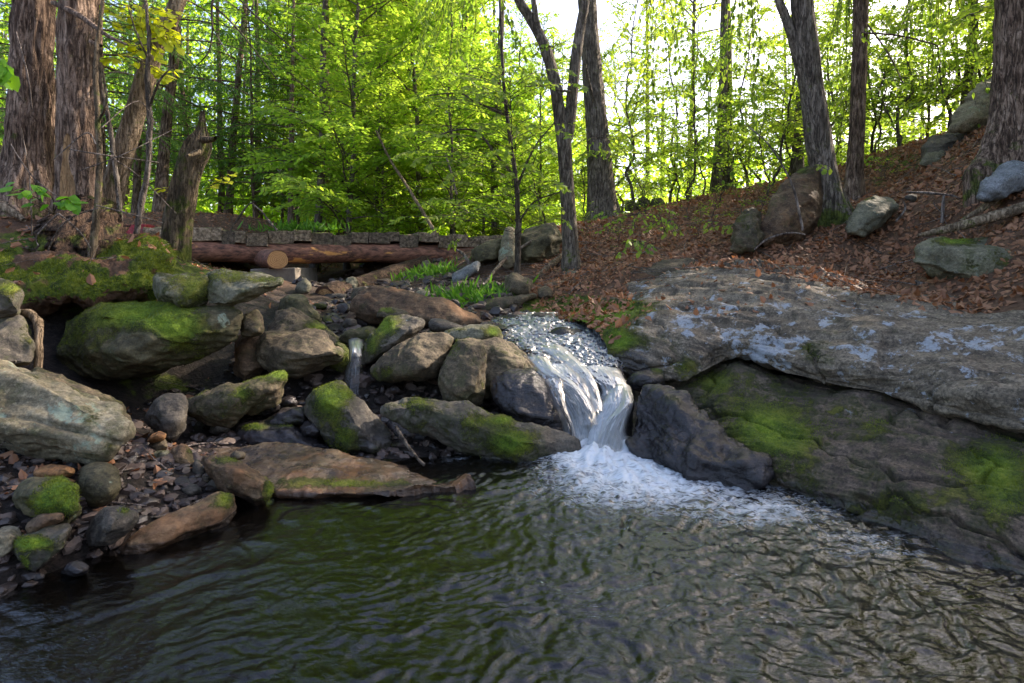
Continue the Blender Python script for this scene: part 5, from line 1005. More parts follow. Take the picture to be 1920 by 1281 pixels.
def hero(nm, label, cat, path_px, mat, furrow, flare=0., seed=0, moss_base=0., bare=None, limbs=(), crown=None, leafm='beech', sides=72, ring=.022):
    V, Q, mo, br_, path, rd = bark_trunk(path_px, 0, furrow, flare, sides, ring, seed, 0, moss_base, bare)
    base = path[14].copy(); root = thing(nm, label, cat, base)
    link("trunk", mesh("trunk", V - base, Q, MAT[mat], True, {"moss": mo, "bare": br_}), root)
    for lp in limbs:
        pts = np.array([P(a, b, Y) for a, b, Y, w_ in lp]); rad = np.array([w_ * .5 / F * Y for a, b, Y, w_ in lp]); n = max(12, int(np.linalg.norm(np.diff(pts, axis=0), axis=1).sum() / .04))
        pa = catmull(pts, n); ra = catmull(np.c_[rad, rad, rad], n)[:, 0]; s_ = 36 if rad.max() > .05 else 10
        v, q = tube(pa, ra, s_); v = v + .12 * ra.repeat(s_)[:, None] * fbm(v * 9 + seed, 3)[:, None]
        link("limb", mesh("limb", v - base, q, MAT[mat]), root)
    if crown:                                          # leafy top above the frame
        r = np.random.default_rng(seed + 100); wood, lf = MB(), Lf(); top = path[-1]; h0, h1, R, nl, leaf = crown; az = r.uniform(0, 6)
        V, Q = tube(np.array([top - (0, 0, .02), top + (0, 0, (h1 - h0) * .5), top + (.2, .1, h1 - h0)]), np.array([rd[-1], rd[-1] * .6, .02]), 10); wood.add(V, Q)
        for k in range(nl):
            az += 2.4 + r.normal() * .3; f = (k + .5) / nl
            limb_with_spray(wood, lf, top + np.array((0, 0, (h1 - h0) * f)), np.array((math.cos(az), math.sin(az), 0)), R * (1 - .6 * f) * r.uniform(.6, 1.1), r.uniform(.1, .5), .2, .03, r, leaf, .07, .22, sub=True)
        link("branches", wood.mesh("branches", MAT[mat], True, base), root); link("crown", lf.mesh("crown", MAT[leafm], .62 if leafm != 'hemlock' else .22, .15, base), root)
    return root
hero("hemlock_tree", "thick furrowed trunk nearest the left edge of the photo", "tree", [(50, 408, 6.1, 100), (52, 360, 6.1, 86), (57, 260, 6.1, 70), (60, 100, 6.1, 63), (62, 0, 6.1, 61), (66, -300, 6.1, 62), (66, -620, 6.1, 58)], 'bark_hem', (.034, .05), .35, 1, .3, crown=(0, 3.4, 2.2, 22, .09), leafm='hemlock')
hero("hemlock_tree", "thick furrowed trunk with a long bare wood scar above the mossy root mound", "tree", [(148, 440, 5.9, 84), (146, 395, 5.9, 74), (146, 300, 5.9, 68), (146, 150, 5.9, 62), (146, 0, 5.9, 59), (146, -300, 5.9, 62), (146, -640, 5.9, 58)], 'bark_hem', (.028, .05), .25, 2, .3,
     bare=[(118, 350, 12, 65, 1.1), (135, 380, 9, 50, .9), (124, 265, 10, 22, .7)], limbs=[[(100, 6, 5.85, 10), (150, 30, 5.6, 11), (200, 66, 5.4, 7), (240, 85, 5.2, 3)], [(170, 78, 5.8, 7), (182, 84, 5.7, 7), (190, 86, 5.6, 5)]], crown=(0, 3.2, 2.0, 20, .09), leafm='hemlock')
hero("leaning_tree", "pale leaning trunk slanting right behind the two thick left trunks", "tree", [(196, 430, 6.5, 48), (206, 380, 6.5, 40), (228, 300, 6.5, 36), (262, 185, 6.5, 34), (292, 90, 6.5, 31), (312, 50, 6.5, 28), (334, 0, 6.5, 26), (370, -120, 6.5, 24), (420, -330, 6.5, 22)], 'bark_pale', (.008, .03), .1, 3, .4, limbs=[[(300, 78, 6.5, 14), (318, 68, 6.4, 12), (330, 30, 6.3, 9)]], crown=(0, 3., 1.8, 16, .09), leafm='lime', sides=48)
hero("broken_snag", "short broken dead trunk with a splintered top in front of the bridge", "snag", [(326, 500, 6.9, 54), (329, 470, 6.9, 50), (334, 420, 6.9, 49), (345, 360, 6.9, 46), (357, 310, 6.9, 46), (367, 285, 6.9, 46), (373, 266, 6.9, 42), (377, 252, 6.9, 27), (379, 240, 6.9, 14), (380, 222, 6.9, 8), (380, 208, 6.9, 2)], 'bark_moss', (.026, .045), .1, 4, .5, bare=[(352, 255, 16, 28, .4)], limbs=[[(380, 262, 6.8, 14), (396, 262, 6.75, 11), (404, 259, 6.7, 7)], [(372, 285, 6.75, 12), (358, 290, 6.6, 8), (352, 292, 6.5, 3)]])
hero("forked_tree", "grey trunk forking into two stems standing right of the bridge", "tree", [(1072, 512, 9., 36), (1070, 470, 9., 30), (1066, 400, 9., 28), (1061, 320, 9., 26), (1057, 262, 9., 27), (1047, 200, 9., 23), (1037, 140, 9., 22), (1018, 80, 9., 20), (994, 35, 9., 18), (972, -2, 9., 17), (935, -90, 9., 15), (900, -260, 9., 13)], 'bark_grey', (.006, .03), .3, 5, .3, sides=48,
     limbs=[[(1057, 275, 9., 24), (1066, 240, 9., 23), (1073, 180, 9., 21), (1081, 100, 9., 20), (1090, 40, 9., 18), (1098, -10, 9., 17), (1112, -200, 9., 14)], [(1016, 78, 9., 12), (1006, 40, 8.95, 11), (1000, 0, 8.9, 10), (992, -60, 8.9, 8)], [(1037, 165, 9., 5), (1010, 160, 8.8, 4), (985, 163, 8.6, 2)], [(1072, 172, 8.95, 5), (1050, 170, 8.8, 4), (1035, 166, 8.7, 2)]], crown=(0, 3.5, 2.4, 10, .095))
hero("tall_oak", "broad dark trunk behind the forked tree on the hill foot", "tree", [(1136, 424, 13, 70), (1132, 405, 13, 58), (1126, 340, 13, 48), (1120, 250, 13, 41), (1112, 150, 13, 37), (1105, 60, 13, 34), (1102, 0, 13, 33), (1098, -200, 13, 30), (1094, -420, 13, 27)], 'bark_grey', (.016, .045), .3, 6, .3, limbs=[[(1118, 210, 12.9, 5), (1106, 160, 12.6, 4), (1098, 120, 12.4, 2)]], crown=(0, 5, 3., 12, .1))
hero("leaning_oak", "mossy based trunk with a side fork leaning left beside the tall pointed boulder", "tree", [(1562, 412, 8.9, 62), (1555, 380, 8.9, 52), (1546, 330, 8.9, 46), (1533, 250, 8.9, 44), (1522, 170, 8.9, 42), (1513, 100, 8.9, 42), (1507, 40, 8.9, 40), (1503, -10, 8.9, 39), (1495, -200, 8.9, 36), (1485, -420, 8.9, 33)], 'bark_grey', (.012, .035), .45, 7, .6, sides=80,
     limbs=[[(1512, 160, 8.9, 22), (1496, 110, 8.9, 19), (1484, 65, 8.9, 17), (1470, 25, 8.9, 16), (1458, -10, 8.9, 15), (1430, -160, 8.9, 12)], [(1500, 110, 8.9, 12), (1496, 50, 8.85, 11), (1492, -5, 8.8, 10)]], crown=(0, 4, 2.4, 9, .095))
hero("straight_pine", "slim straight reddish trunk right of the leaning mossy based trunk", "tree", [(1600, 374, 10.2, 36), (1601, 350, 10.2, 30), (1605, 280, 10.2, 27), (1609, 180, 10.2, 25), (1612, 90, 10.2, 25), (1614, 0, 10.2, 24), (1616, -200, 10.2, 22), (1618, -420, 10.2, 20)], 'bark_hem', (.014, .035), .3, 8, .1, limbs=[[(1615, 62, 10.1, 4), (1680, 66, 9.8, 3.5), (1740, 80, 9.6, 3), (1758, 86, 9.5, 2)], [(1615, 30, 10.2, 3), (1665, 100, 9.9, 3), (1695, 160, 9.7, 2)]], crown=(0, 4, 2., 9, .09), leafm='hemlock')
hero("hemlock_tree", "thick flaring trunk cut by the right edge of the photo", "tree", [(1896, 322, 7.1, 104), (1898, 285, 7.1, 86), (1903, 220, 7.1, 74), (1906, 100, 7.1, 68), (1908, 0, 7.1, 66), (1910, -250, 7.1, 62), (1912, -520, 7.1, 58)], 'bark_hem', (.026, .045), .55, 9, .3, crown=(0, 3.5, 2.2, 18, .09), leafm='hemlock')
# roots and mound on the left
V, Q, mo, br_, path, rd = bark_trunk([(165, 500, 5.55, 150), (162, 470, 5.6, 142), (160, 440, 5.7, 128), (158, 415, 5.75, 104), (156, 396, 5.8, 78)], 0, (.05, .06), .25, 96, .012, 21, 0, .3)
V = V + .10 * fbm(V * 4, 3)[:, None] * np.array((1, 1, .5)) + .05 * fbm(V * 15, 3)[:, None]
b0 = path[14].copy(); tag(link("root_mound", mesh("root_mound", V - b0, Q, MAT['mound'], True, {"moss": .05 + .35 * fbm(V * 3 + 3, 3), "bare": br_}), None, b0), "ragged mossy rotting root mound under the scarred left trunk", "root mound")
def curve_thing(nm, label, cat, pts, mat='twig', seed=0, amp=.1, sides=8, group=None, extra=()):
    p = np.array([P(a, b, Y) for a, b, Y, w_ in pts]); rad = np.array([w_ * .5 / F * Y for a, b, Y, w_ in pts])
    mb = MB(); base = p[0].copy()
    for q_, rr_ in [(p, rad)] + [(np.array([P(a, b, Y) for a, b, Y, w_ in e]), np.array([w_ * .5 / F * Y for a, b, Y, w_ in e])) for e in extra]:
        n = max(14, int(np.linalg.norm(np.diff(q_, axis=0), axis=1).sum() / .035)); pa = catmull(q_, n); ra = np.maximum(catmull(np.c_[rr_, rr_, rr_], n)[:, 0], .0012)
        v, q = tube(pa, ra, sides); v = v + amp * ra.repeat(sides)[:, None] * fbm(v * 16 + seed, 3)[:, None] + .35 * ra.mean() * np.c_[noise(v * 4 + seed), noise(v * 4 + seed + 5), 0 * v[:, 0]]
        mb.add(v, q)
    return tag(link(nm, mb.mesh(nm, MAT[mat], True, base), None, base), label, cat, group)
curve_thing("tree_root", "bent grey root hooking down between the left edge rocks", "root", [(30, 585, 4.1, 8), (48, 586, 4., 13), (64, 594, 3.95, 15), (73, 612, 3.92, 14), (74, 645, 3.9, 13), (72, 695, 3.9, 12)], 'bark_pale', 1, .3, 14)
curve_thing("tree_root", "smooth pale root arching left of the thick left trunk", "root", [(-60, 350, 5.8, 22), (-10, 375, 5.8, 20), (20, 395, 5.75, 15), (45, 412, 5.7, 8)], 'bark_pale', 2, .2, 12)
curve_thing("sapling", "thin mossy sapling stem rising in front of the scarred trunk", "sapling", [(166, 505, 5.2, 15), (172, 470, 5.2, 14), (181, 400, 5.2, 12), (186, 320, 5.2, 11), (184, 220, 5.2, 9), (180, 130, 5.2, 8), (188, 40, 5.2, 6), (200, -60, 5.2, 5)], 'bark_moss', 3, .25, 10, extra=[[(184, 230, 5.2, 5), (200, 190, 5.1, 4), (192, 130, 5.1, 3)]])
curve_thing("sapling", "thin brown sapling curving up left of the leaning trunk", "sapling", [(226, 440, 6., 9), (224, 380, 6., 9), (214, 300, 6., 8), (203, 220, 6., 8), (188, 150, 6., 7), (180, 60, 6., 5), (176, -40, 6., 4)], 'bark_grey', 4, .2, 8)
curve_thing("sapling", "slender brown sapling crossing the leaning trunk", "sapling", [(252, 462, 5.9, 10), (262, 400, 5.9, 12), (275, 330, 5.9, 11), (281, 240, 5.9, 10), (277, 150, 5.9, 9), (279, 60, 5.9, 7), (270, -30, 5.9, 6)], 'bark_grey', 5, .25, 8, extra=[[(281, 200, 5.9, 5), (300, 150, 5.7, 4), (330, 120, 5.6, 2)], [(278, 110, 5.9, 4), (255, 60, 5.7, 3), (240, 10, 5.6, 2)]])
curve_thing("dead_shrub", "tangle of bare grey twigs in front of the thick left trunks", "dead shrub", [(90, 470, 5.1, 3), (110, 430, 5., 3), (140, 405, 5., 2.5), (185, 390, 5., 2)], 'twig', 6, .2, 5,
     extra=[[(60, 440, 5.2, 3), (55, 330, 5.1, 2.5), (40, 240, 5., 2)], [(110, 400, 5., 2.5), (150, 435, 5., 2.5), (170, 465, 5., 2)], [(110, 400, 5., 3), (70, 440, 5., 2.5), (72, 460, 5., 2)], [(100, 300, 5., 2), (160, 250, 5., 2.5), (180, 270, 5., 2)], [(20, 270, 5.2, 2), (60, 330, 5., 2.5), (110, 370, 5., 2)], [(60, 205, 5.2, 2), (52, 140, 5.2, 3), (30, 60, 5.3, 2)], [(130, 280, 5.1, 2), (190, 290, 5.1, 3), (300, 305, 5.6, 2)], [(180, 385, 5.1, 2.5), (240, 400, 5.2, 2.5), (305, 418, 5.4, 2)], [(200, 290, 5.2, 2), (260, 330, 5.4, 2), (330, 400, 5.8, 2)], [(190, 240, 5.2, 2), (260, 190, 5.5, 2), (300, 250, 5.7, 2)], [(150, 320, 5.2, 2), (230, 290, 5.2, 2), (330, 240, 5.6, 1.5)]])
curve_thing("dead_branch", "bare drooping hemlock branch hanging at the top left", "branch", [(440, -60, 7., 7), (400, 0, 7., 5), (398, 60, 7., 4), (390, 100, 7., 3), (360, 132, 7., 2)], 'bark_dark', 7, .2, 6, extra=[[(400, 10, 7., 4), (450, 60, 7., 3), (520, 150, 7., 2)], [(430, -20, 7., 4), (480, 30, 7., 3), (570, 110, 7., 2)], [(470, -30, 7., 4), (475, 10, 7., 3), (460, 30, 7., 2)], [(398, 50, 7., 2.5), (420, 90, 7., 2), (450, 130, 7., 1.5)]])
curve_thing("thin_trunk", "slim dark stem with arching branches rising from the conical rock", "sapling", [(970, 520, 8.1, 12), (971, 440, 8.1, 11), (970, 370, 8.1, 9), (962, 300, 8.1, 8), (952, 230, 8.1, 7), (944, 150, 8.1, 6), (940, 60, 8.1, 5), (935, -60, 8.1, 3)], 'bark_dark', 8, .2, 8,
     extra=[[(968, 335, 8.1, 6), (930, 290, 8., 4.5), (895, 248, 7.9, 4), (850, 245, 7.8, 3), (790, 268, 7.7, 2)], [(970, 350, 8.1, 5), (1000, 280, 8., 3.5), (1040, 230, 7.9, 2)], [(945, 215, 8.1, 5), (890, 190, 8., 4), (860, 175, 7.9, 3), (800, 180, 7.8, 2)], [(972, 420, 8.1, 4), (1000, 380, 7.9, 3), (1050, 360, 7.8, 2)], [(966, 470, 8.1, 3), (975, 440, 8., 3), (978, 410, 8., 2)]])
for lab, pts, mt in (
    ("thin pale pole leaning left above the bridge deck", [(818, 440, 11.5, 7), (770, 360, 11.7, 6), (735, 305, 11.9, 5), (705, 245, 12., 4)], 'bark_pale'),
    ("thin leaning stick beside the leaning pole over the bridge", [(856, 365, 12., 5), (845, 320, 12., 4), (835, 290, 12.1, 3)], 'bark_grey'),
    ("long bare branch lying across the leaves behind the ledge", [(1000, 540, 8.3, 10), (1050, 533, 8.2, 12), (1100, 527, 8.1, 11), (1160, 517, 8., 8)], 'bark_pale'),
    ("pale log lying left of the conical rock", [(910, 548, 8.6, 10), (930, 545, 8.5, 12), (950, 542, 8.4, 11)], 'bark_pale'),
    ("dark rotten branch under the conical rock", [(890, 572, 7.8, 6), (905, 560, 7.7, 12), (930, 556, 7.6, 12), (960, 552, 7.5, 8)], 'bark_dark'),
    ("pale branch leaning from the block to the conical rock", [(905, 540, 8.6, 6), (930, 505, 9., 7), (955, 480, 9.3, 7), (1000, 450, 9.6, 5)], 'bark_grey'),
    ("slanting brown log behind the sapling foot", [(1000, 525, 8.9, 12), (1030, 500, 9.2, 13), (1056, 478, 9.5, 9)], 'bark_pale'),
    ("white forked branch on the brush pile under the bridge end", [(850, 465, 9.8, 4), (870, 478, 9.7, 6), (878, 490, 9.6, 7), (882, 500, 9.6, 6)], 'twig'),
    ("grey stick lying over the brush pile", [(810, 560, 8.2, 4), (850, 546, 8.2, 5), (880, 530, 8.2, 3)], 'twig'),
    ("pale stick curving over the bridge deck at left", [(520, 432, 10., 4), (505, 415, 10., 4), (490, 396, 10., 3), (470, 380, 10., 2)], 'twig'),
    ("dark bent stick standing on the bridge deck at left", [(432, 432, 10., 3), (450, 405, 10., 4), (465, 385, 10., 3), (478, 378, 10., 2)], 'bark_dark'),
    ("curved grey stick sticking up in front of the tall pointed boulder", [(1505, 432, 7.4, 5), (1495, 380, 7.4, 5), (1478, 330, 7.4, 4), (1440, 270, 7.6, 3), (1400, 235, 7.8, 2)], 'twig'),
    ("thin pale arched stick at the foot of the tall pointed boulder", [(1415, 468, 7.6, 3), (1440, 448, 7.5, 4), (1480, 437, 7.4, 4), (1510, 440, 7.4, 3)], 'twig'),
    ("weathered split log lying on the leaves at the right edge", [(1720, 442, 6.4, 6), (1780, 428, 6.3, 16), (1850, 410, 6.2, 20), (1960, 375, 6.1, 22)], 'bark_pale'),
    ("second weathered pole above the split log at the right edge", [(1800, 415, 6.5, 5), (1850, 385, 6.5, 12), (1900, 352, 6.5, 14), (1960, 320, 6.5, 14)], 'bark_pale'),
    ("grey forked twig on the leaves below the green slanting rock", [(1700, 360, 7.4, 3), (1740, 362, 7.3, 5), (1780, 366, 7.2, 4), (1800, 372, 7.1, 2)], 'twig'),
    ("short upright dead stub on the leafy slope", [(1766, 418, 7.1, 6), (1768, 390, 7.1, 6), (1770, 366, 7.1, 4)], 'twig'),
    ("thin leaning stick crossing the leafy slope", [(1680, 415, 7.2, 4), (1697, 392, 7.2, 4), (1694, 378, 7.2, 3)], 'twig'),
    ("small weathered board scrap in the leaves above the ledge", [(1712, 528, 6.2, 8), (1735, 534, 6.1, 9), (1765, 541, 6., 8)], 'twig'),
    ("thin curved rope like root on the wet gravel by the tan boulder", [(238, 940, 2.95, 3), (262, 962, 2.9, 4), (290, 970, 2.85, 4), (330, 960, 2.85, 3), (380, 935, 2.9, 2)], 'bark_pale'),
    ("short dark stick lying on the wet gravel", [(220, 882, 3.2, 7), (245, 879, 3.2, 8), (272, 880, 3.2, 7)], 'bark_dark'),
    ("dark stick propped in the hollow under the mossy bridging slab", [(742, 800, 3.7, 6), (760, 830, 3.65, 7), (780, 855, 3.6, 6), (796, 872, 3.55, 6)], 'bark_dark'),
    ("fallen pole lying on the ground below the hill", [(1085, 440, 11, 4), (1110, 462, 10.5, 3), (1180, 445, 10.5, 4), (1230, 425, 10.5, 3)], 'bark_grey')):
    curve_thing("fallen_branch", lab, "branch", pts, mt, len(lab), .2, 8)
# ---- leafy sprays close enough to read single leaves
def spray(nm, label, stems, leaf, mat, per, seed, sp_w=.62, size=(.35, .8)):
    r = np.random.default_rng(seed); wood, lf = MB(), Lf(); base = P(*stems[0][0])
    for st_ in stems:
        p = catmull(np.array([P(*q) for q in st_]), 16); V, Q = tube(p, np.linspace(.006, .0018, 16), 5); wood.add(V, Q)
        twig_leaves(lf, p[3:], r, leaf, per, .3, 1.)
        lf.d[-1] = lf.d[-1] + r.normal(size=lf.d[-1].shape) * .25
        lf.n[-1] = lf.n[-1] + np.array((0, -.55, .1))
    root = thing(nm, label, "leafy branch", base)
    link("stem", wood.mesh("stem", MAT['bark_dark'], True, base), root); link("leaves", lf.mesh("leaves", MAT[mat], sp_w, .14, base), root); return root
spray("leafy_sprig", "big bright green leaves on a sprig in front of the left trunks", [[(100, 402, 4.6), (75, 375, 4.55), (45, 362, 4.5), (20, 345, 4.5)], [(100, 402, 4.6), (100, 375, 4.5), (88, 362, 4.45), (70, 350, 4.4)], [(100, 402, 4.6), (110, 380, 4.5), (125, 372, 4.45), (140, 385, 4.4)], [(98, 400, 4.6), (70, 385, 4.5), (55, 380, 4.45)]], .125, 'sprig', .034, 1, .8)
spray("leafy_sprig", "green leaves poking in at the left edge of the photo", [[(-60, 110, 4.5), (-20, 112, 4.4), (6, 115, 4.4), (18, 140, 4.4)], [(-50, 105, 4.5), (-15, 125, 4.4), (5, 140, 4.4)]], .13, 'sprig', .034, 2, .75)
ys = []
ry = random.Random(3)
for k in range(26):
    x0, y0 = ry.uniform(190, 310), ry.uniform(5, 130); ys.append([(x0 - 30, y0 - 15, 6.2), (x0, y0, 6.1), (x0 + ry.uniform(10, 40), y0 + ry.uniform(-8, 18), 6.), (x0 + ry.uniform(30, 55), y0 + ry.uniform(-5, 30), 5.9)])
spray("maple_branch", "glowing yellow green maple branch beside the scarred left trunk", ys, .095, 'yellow', .055, 3, .85)
spray("maple_branch", "small yellow green spray right of the broken snag", [[(385, 365, 6.9), (400, 345, 6.8), (420, 332, 6.7), (440, 325, 6.7)], [(385, 365, 6.9), (392, 350, 6.8), (405, 345, 6.7)], [(400, 345, 6.8), (415, 340, 6.7), (432, 342, 6.6)]], .08, 'yellow', .045, 4, .85)
spray("maple_branch", "small yellow green spray left of the broken snag", [[(330, 362, 7.1), (315, 358, 7.), (298, 352, 6.9), (288, 354, 6.9)], [(330, 362, 7.1), (318, 352, 7.), (300, 356, 6.9)]], .08, 'yellow', .045, 5, .85)
for i, (lab, px, py, Y, n, sz) in enumerate((("yellow green beech spray in front of the broad dark trunk foot", 1190, 408, 8.5, 9, 60), ("small beech spray low on the slope below the tree", 1190, 460, 8., 7, 40), ("beech spray hanging by the forked trunk fork", 1035, 95, 8.8, 7, 45),
                                         ("beech spray on the slope left of the mossy lumpy rock", 1260, 420, 9., 7, 45), ("beech spray over the end of the bridge", 880, 405, 10., 12, 70), ("low beech spray at the tan block by the bridge", 862, 460, 9.6, 4, 18), ("beech spray hanging over the broad dark trunk", 1120, 265, 10., 9, 60), ("beech spray beside the mossy boulder foot", 1370, 430, 9., 5, 40), ("beech spray at the top of the tall pointed boulder", 1530, 318, 8.4, 4, 26))):
    r0_ = random.Random(i + 40); st_ = []
    for k in range(n):
        a = px + r0_.uniform(-sz, sz); b = py + r0_.uniform(-sz * .45, sz * .45); st_.append([(px, py - 6, Y), ((px + a) / 2, (py + b) / 2 - 6, Y - .1), (a, b, Y - .2), (a + (a - px) * .25, b + 6, Y - .25)])
    spray("beech_spray", lab, st_, .085, 'beech' if i not in (0, 4) else 'lime', .05, 60 + i)
for i, (lab, x0, x1, y0, y1, Y, n, ex) in enumerate((("drooping beech branches beside the broad dark trunk high in the centre", 1150, 1330, 60, 330, 10.5, 18, (1240, -120)), ("drooping beech branches left of the leaning mossy based trunk", 1300, 1500, 20, 330, 10., 20, (1400, -150)),
        ("beech branches hanging between the leaning trunk and the slim reddish trunk", 1530, 1620, 120, 330, 11, 14, (1590, -60)), ("broad beech branches hanging at the upper right", 1630, 1880, 20, 300, 9.6, 26, (1760, -140)), ("lime green branches hanging left of the forked trunk", 760, 1010, -20, 160, 9.6, 34, (880, -160)))):
    r0_ = random.Random(i + 140); st_ = []
    for k in range(n):
        a, b = r0_.uniform(x0, x1), r0_.uniform(y0, y1); dy = r0_.uniform(-.8, .8); t_ = r0_.uniform(.35, .75); mx, my = ex[0] + (a - ex[0]) * t_, ex[1] + (b - ex[1]) * t_
        st_.append([(ex[0], ex[1], Y), ((ex[0] + mx) / 2, (ex[1] + my) / 2 - 10, Y + dy * .3), (mx, my, Y + dy * .7), (a + r0_.uniform(-30, 30), b - 10, Y + dy), (a + r0_.uniform(-55, 55), b + 14, Y + dy * 1.1)])
    spray("beech_branch", lab, st_, .1, 'beech', .075, 160 + i)
# branches of thin leaves filling the centre, on the slim dark stem
r0_ = random.Random(9); st_ = []
for k in range(70):
    a, b = r0_.uniform(760, 1080), r0_.uniform(120, 420); tx = 960 + (b - 250) * .03; st_.append([(tx, b + 30, 8.1), ((tx + a) / 2, b + 5, 8. + r0_.uniform(-.5, .5)), (a, b, 7.9 + r0_.uniform(-1, 1)), (a + (a - tx) * .15, b + 12, 7.9 + r0_.uniform(-1, 1))])
spray("young_beech_branches", "layered bright leaf sprays carried by the slim dark stem", st_, .08, 'beech', .06, 90)

# ------------------------------------------------------------------ litter, gravel, twigs, grass
AV, AF, n0 = [], [], 0
for V, Fq in DROP: AV.append(V); AF.append(Fq + n0); n0 += len(V)
AV = np.concatenate(AV); AF = np.concatenate(AF)
keep = (AV[AF[:, 0], 1] > .8) & (AV[AF[:, 0], 1] < 18) & (np.abs(AV[AF[:, 0], 0]) < 12)
BV = BVHTree.FromPolygons(AV.tolist(), AF[keep].tolist())
def drop(x, y):
    h = BV.ray_cast(Vector((x, y, 12)), Vector((0, 0, -1)))
    return h[0], h[1]
rl = np.random.default_rng(21); pos, nor = [], []
def scatter(n, x0, x1, y0, y1, ok):
    for k in range(n):
        x, y = rl.uniform(x0, x1), rl.uniform(y0, y1); p, nn = drop(x, y)
        if p is None or p.z < .08 or nn.z < .35: continue
        if ok(x, y, p.z): pos.append(p[:]); nor.append(nn[:])
def right_ok(x, y, z):
    px, py = CX + x / y * F, HY - (z - CAMH) / y * F
    if px > 1180 and py > 506 + .21 * max(0, px - 1400): return rl.random() < (.05 if py < 600 else .006)
    return px > 1000 or (px > 930 and py < 470)
scatter(38000, .3, 8.5, 5.0, 13.5, right_ok)
scatter(7000, 2.4, 9, .6, 5.2, lambda x, y, z: (CX + x / y * F > 2050) or HY - (z - CAMH) / y * F < 520)
scatter(9000, -1, 12, 12, 18, lambda x, y, z: True)
scatter(6000, -7, -2.3, 4.6, 8, lambda x, y, z: rl.random() < (.5 if z > 1.45 else .06))
scatter(7000, -9, -1, 7.5, 16, lambda x, y, z: abs(x + 2.2 + (y - 6) * .12) > 1.2)
scatter(900, -3, .3, 2.4, 4.6, lambda x, y, z: z > .1)
pos = np.array(pos); nor = np.array(nor); k = len(pos)
nor = nor + rl.normal(size=(k, 3)) * .55; d = np.cross(nor, rl.normal(size=(k, 3)))
V, Q = leaves_mesh(pos + np.array((0, 0, .012)) + rl.uniform(0, .012, (k, 1)) * np.array((0, 0, 1)), d, nor, rl.uniform(.03, .085, k) * rl.uniform(.8, 1.5, k), .6, .35)
V = V + np.c_[0 * V[:, :2], .012 * noise(V * 40)]
tag(link("leaf_litter", mesh("leaf_litter", V, Q, MAT['dead'], False)), kind="stuff")
# twigs
mb = MB()
def twigs(n, x0, x1, y0, y1, lmin, lmax, f=lambda p: True):
    for k in range(n):
        x, y = rl.uniform(x0, x1), rl.uniform(y0, y1); p, nn = drop(x, y)
        if p is None or p.z < .1 or not f(p): continue
        a = rl.uniform(0, 6.28); L = rl.uniform(lmin, lmax); q, _ = drop(x + math.cos(a) * L, y + math.sin(a) * L)
        if q is None or abs(q.z - p.z) > L * .8: continue
        v, qd = tube(wobbly(np.array(p) + (0, 0, .02), np.array(q) + (0, 0, .02 + rl.uniform(0, .12)), 6, .012 * L, rl), np.linspace(.006, .002, 6) * rl.uniform(.5, 1.4), 4); mb.add(v, qd)
twigs(330, .5, 7.5, 5.5, 12, .2, .9, lambda p: not (p.y < 7 and p.x < 3.0))
twigs(140, -5.5, -2.6, 4.8, 8, .15, .7)
twigs(260, -1.8, .3, 7.6, 10.6, .3, 1.1)
twigs(60, -2.8, -.3, 2.7, 4.4, .1, .3)
tag(link("fallen_twigs", mb.mesh("fallen_twigs", MAT['twig'])), kind="stuff")
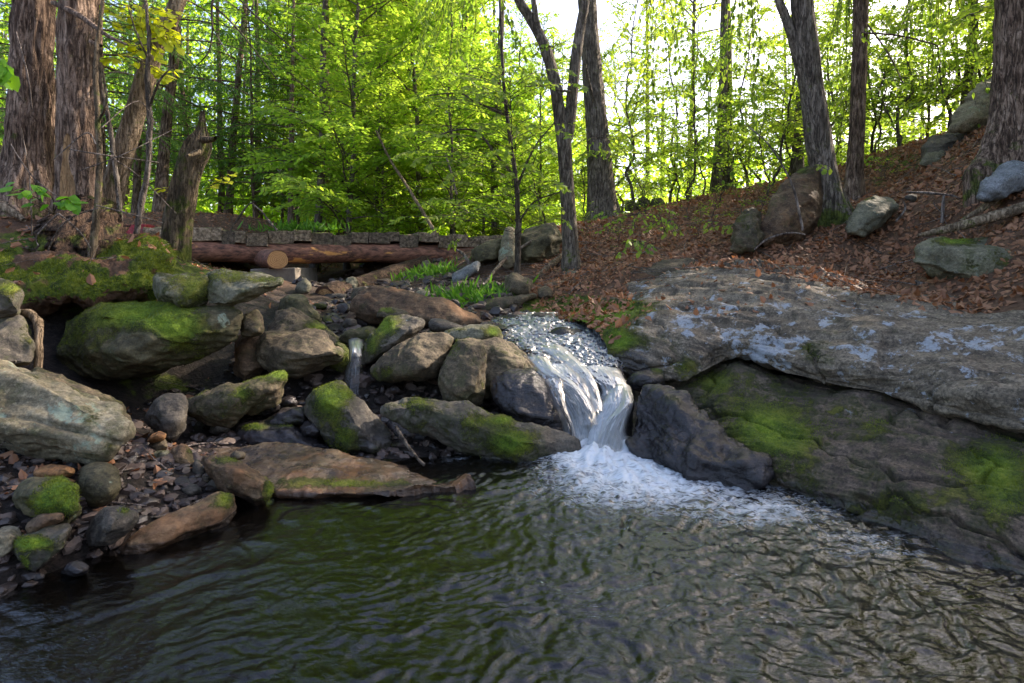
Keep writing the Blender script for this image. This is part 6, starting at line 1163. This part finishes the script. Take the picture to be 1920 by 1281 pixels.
# gravel
bm = bmesh.new(); bmesh.ops.create_icosphere(bm, subdivisions=2, radius=1); IV = np.array([v.co[:] for v in bm.verts]); IT = np.array([[v.index for v in f.verts] for f in bm.faces]); bm.free()
mb = MB(); m, nt = newmat('gravel'); r_ = N(nt, "NewGeometry").outputs["Random Per Island"]; v = N(nt, "NewGeometry").outputs["Position"]
c = ramp(nt, r_, [(0, (.012, .01, .009)), (.4, (.04, .026, .02)), (.7, (.085, .052, .04)), (1, (.15, .11, .085))]); n1 = nz(nt, v, 60, 6, .7)
c = mixc(nt, mth(nt, 'MULTIPLY', n1, .7), c, (.03, .024, .02))
out(nt, N(nt, "BsdfPrincipled", {"Base Color": c, "Roughness": mth(nt, 'MULTIPLY_ADD', r_, .5, .25), "Normal": N(nt, "Bump", {"Height": n1, "Strength": .5, "Distance": .01}).outputs[0]}).outputs[0]); MAT['gravel'] = m
def gravel(n, x0, x1, y0, y1, smin, smax, zmax):
    for k in range(n):
        x, y = rl.uniform(x0, x1), rl.uniform(y0, y1); p, nn = drop(x, y)
        if p is None or p.z < -.03 or p.z > zmax: continue
        s = smin + (smax - smin) * rl.random() ** 2.2; sd = rl.uniform(0, 99)
        d = IV * (1 + .5 * fbm(IV * 1.1 + sd, 2)[:, None]); pl = rl.normal(size=(4, 3)); pl /= np.linalg.norm(pl, axis=1)[:, None]
        for q in pl:
            t = d @ q; lim = rl.uniform(.45, .8); d = d - np.maximum(t - lim, 0)[:, None] * q
        a = rl.uniform(0, 6.28); d = d * np.array((1, rl.uniform(.6, 1), rl.uniform(.35, .75))); d = rotz(d, a)
        mb.add(d * s + np.array(p) + (0, 0, s * .2), None, IT)
gravel(2600, -3.2, -.5, 2.2, 3.6, .012, .055, .5)
gravel(900, -3., .3, 3.6, 5., .015, .06, .6)
gravel(1000, -2.6, .2, 4.2, 9., .03, .12, 1.15)
gravel(350, -3.6, -.8, 9, 15, .04, .16, 1.4)
tag(link("gravel", mb.mesh("gravel", MAT['gravel'], False)), kind="stuff")
# grass and fern tufts
lf = Lf()
for cx, cy_, Y, n, h, sx in ((870, 560, 8., 240, .22, 45), (905, 552, 7.9, 120, .2, 25), (810, 500, 10., 220, .2, 25), (785, 515, 10., 120, .18, 20), (1075, 565, 7., 80, .09, 40), (560, 428, 11, 200, .22, 40)):
    px_ = rl.normal(size=n) * sx + cx; Yv = Y + rl.normal(size=n) * .25; X = (px_ - CX) / F * Yv; z = gz(X, Yv)
    if (cx, cy_) == (560, 428): z = z * 0 + P(cx, 433, Y)[2]
    d = rl.normal(size=(n, 3)) * np.array((.6, .6, .15)) + (0, 0, .75); lf.add(np.c_[X, Yv, z], d, rl.normal(size=(n, 3)), h * rl.uniform(.5, 1.3, n))
tag(link("grass_tufts", lf.mesh("grass_tufts", MAT['grass'], .16, .1)), kind="stuff")
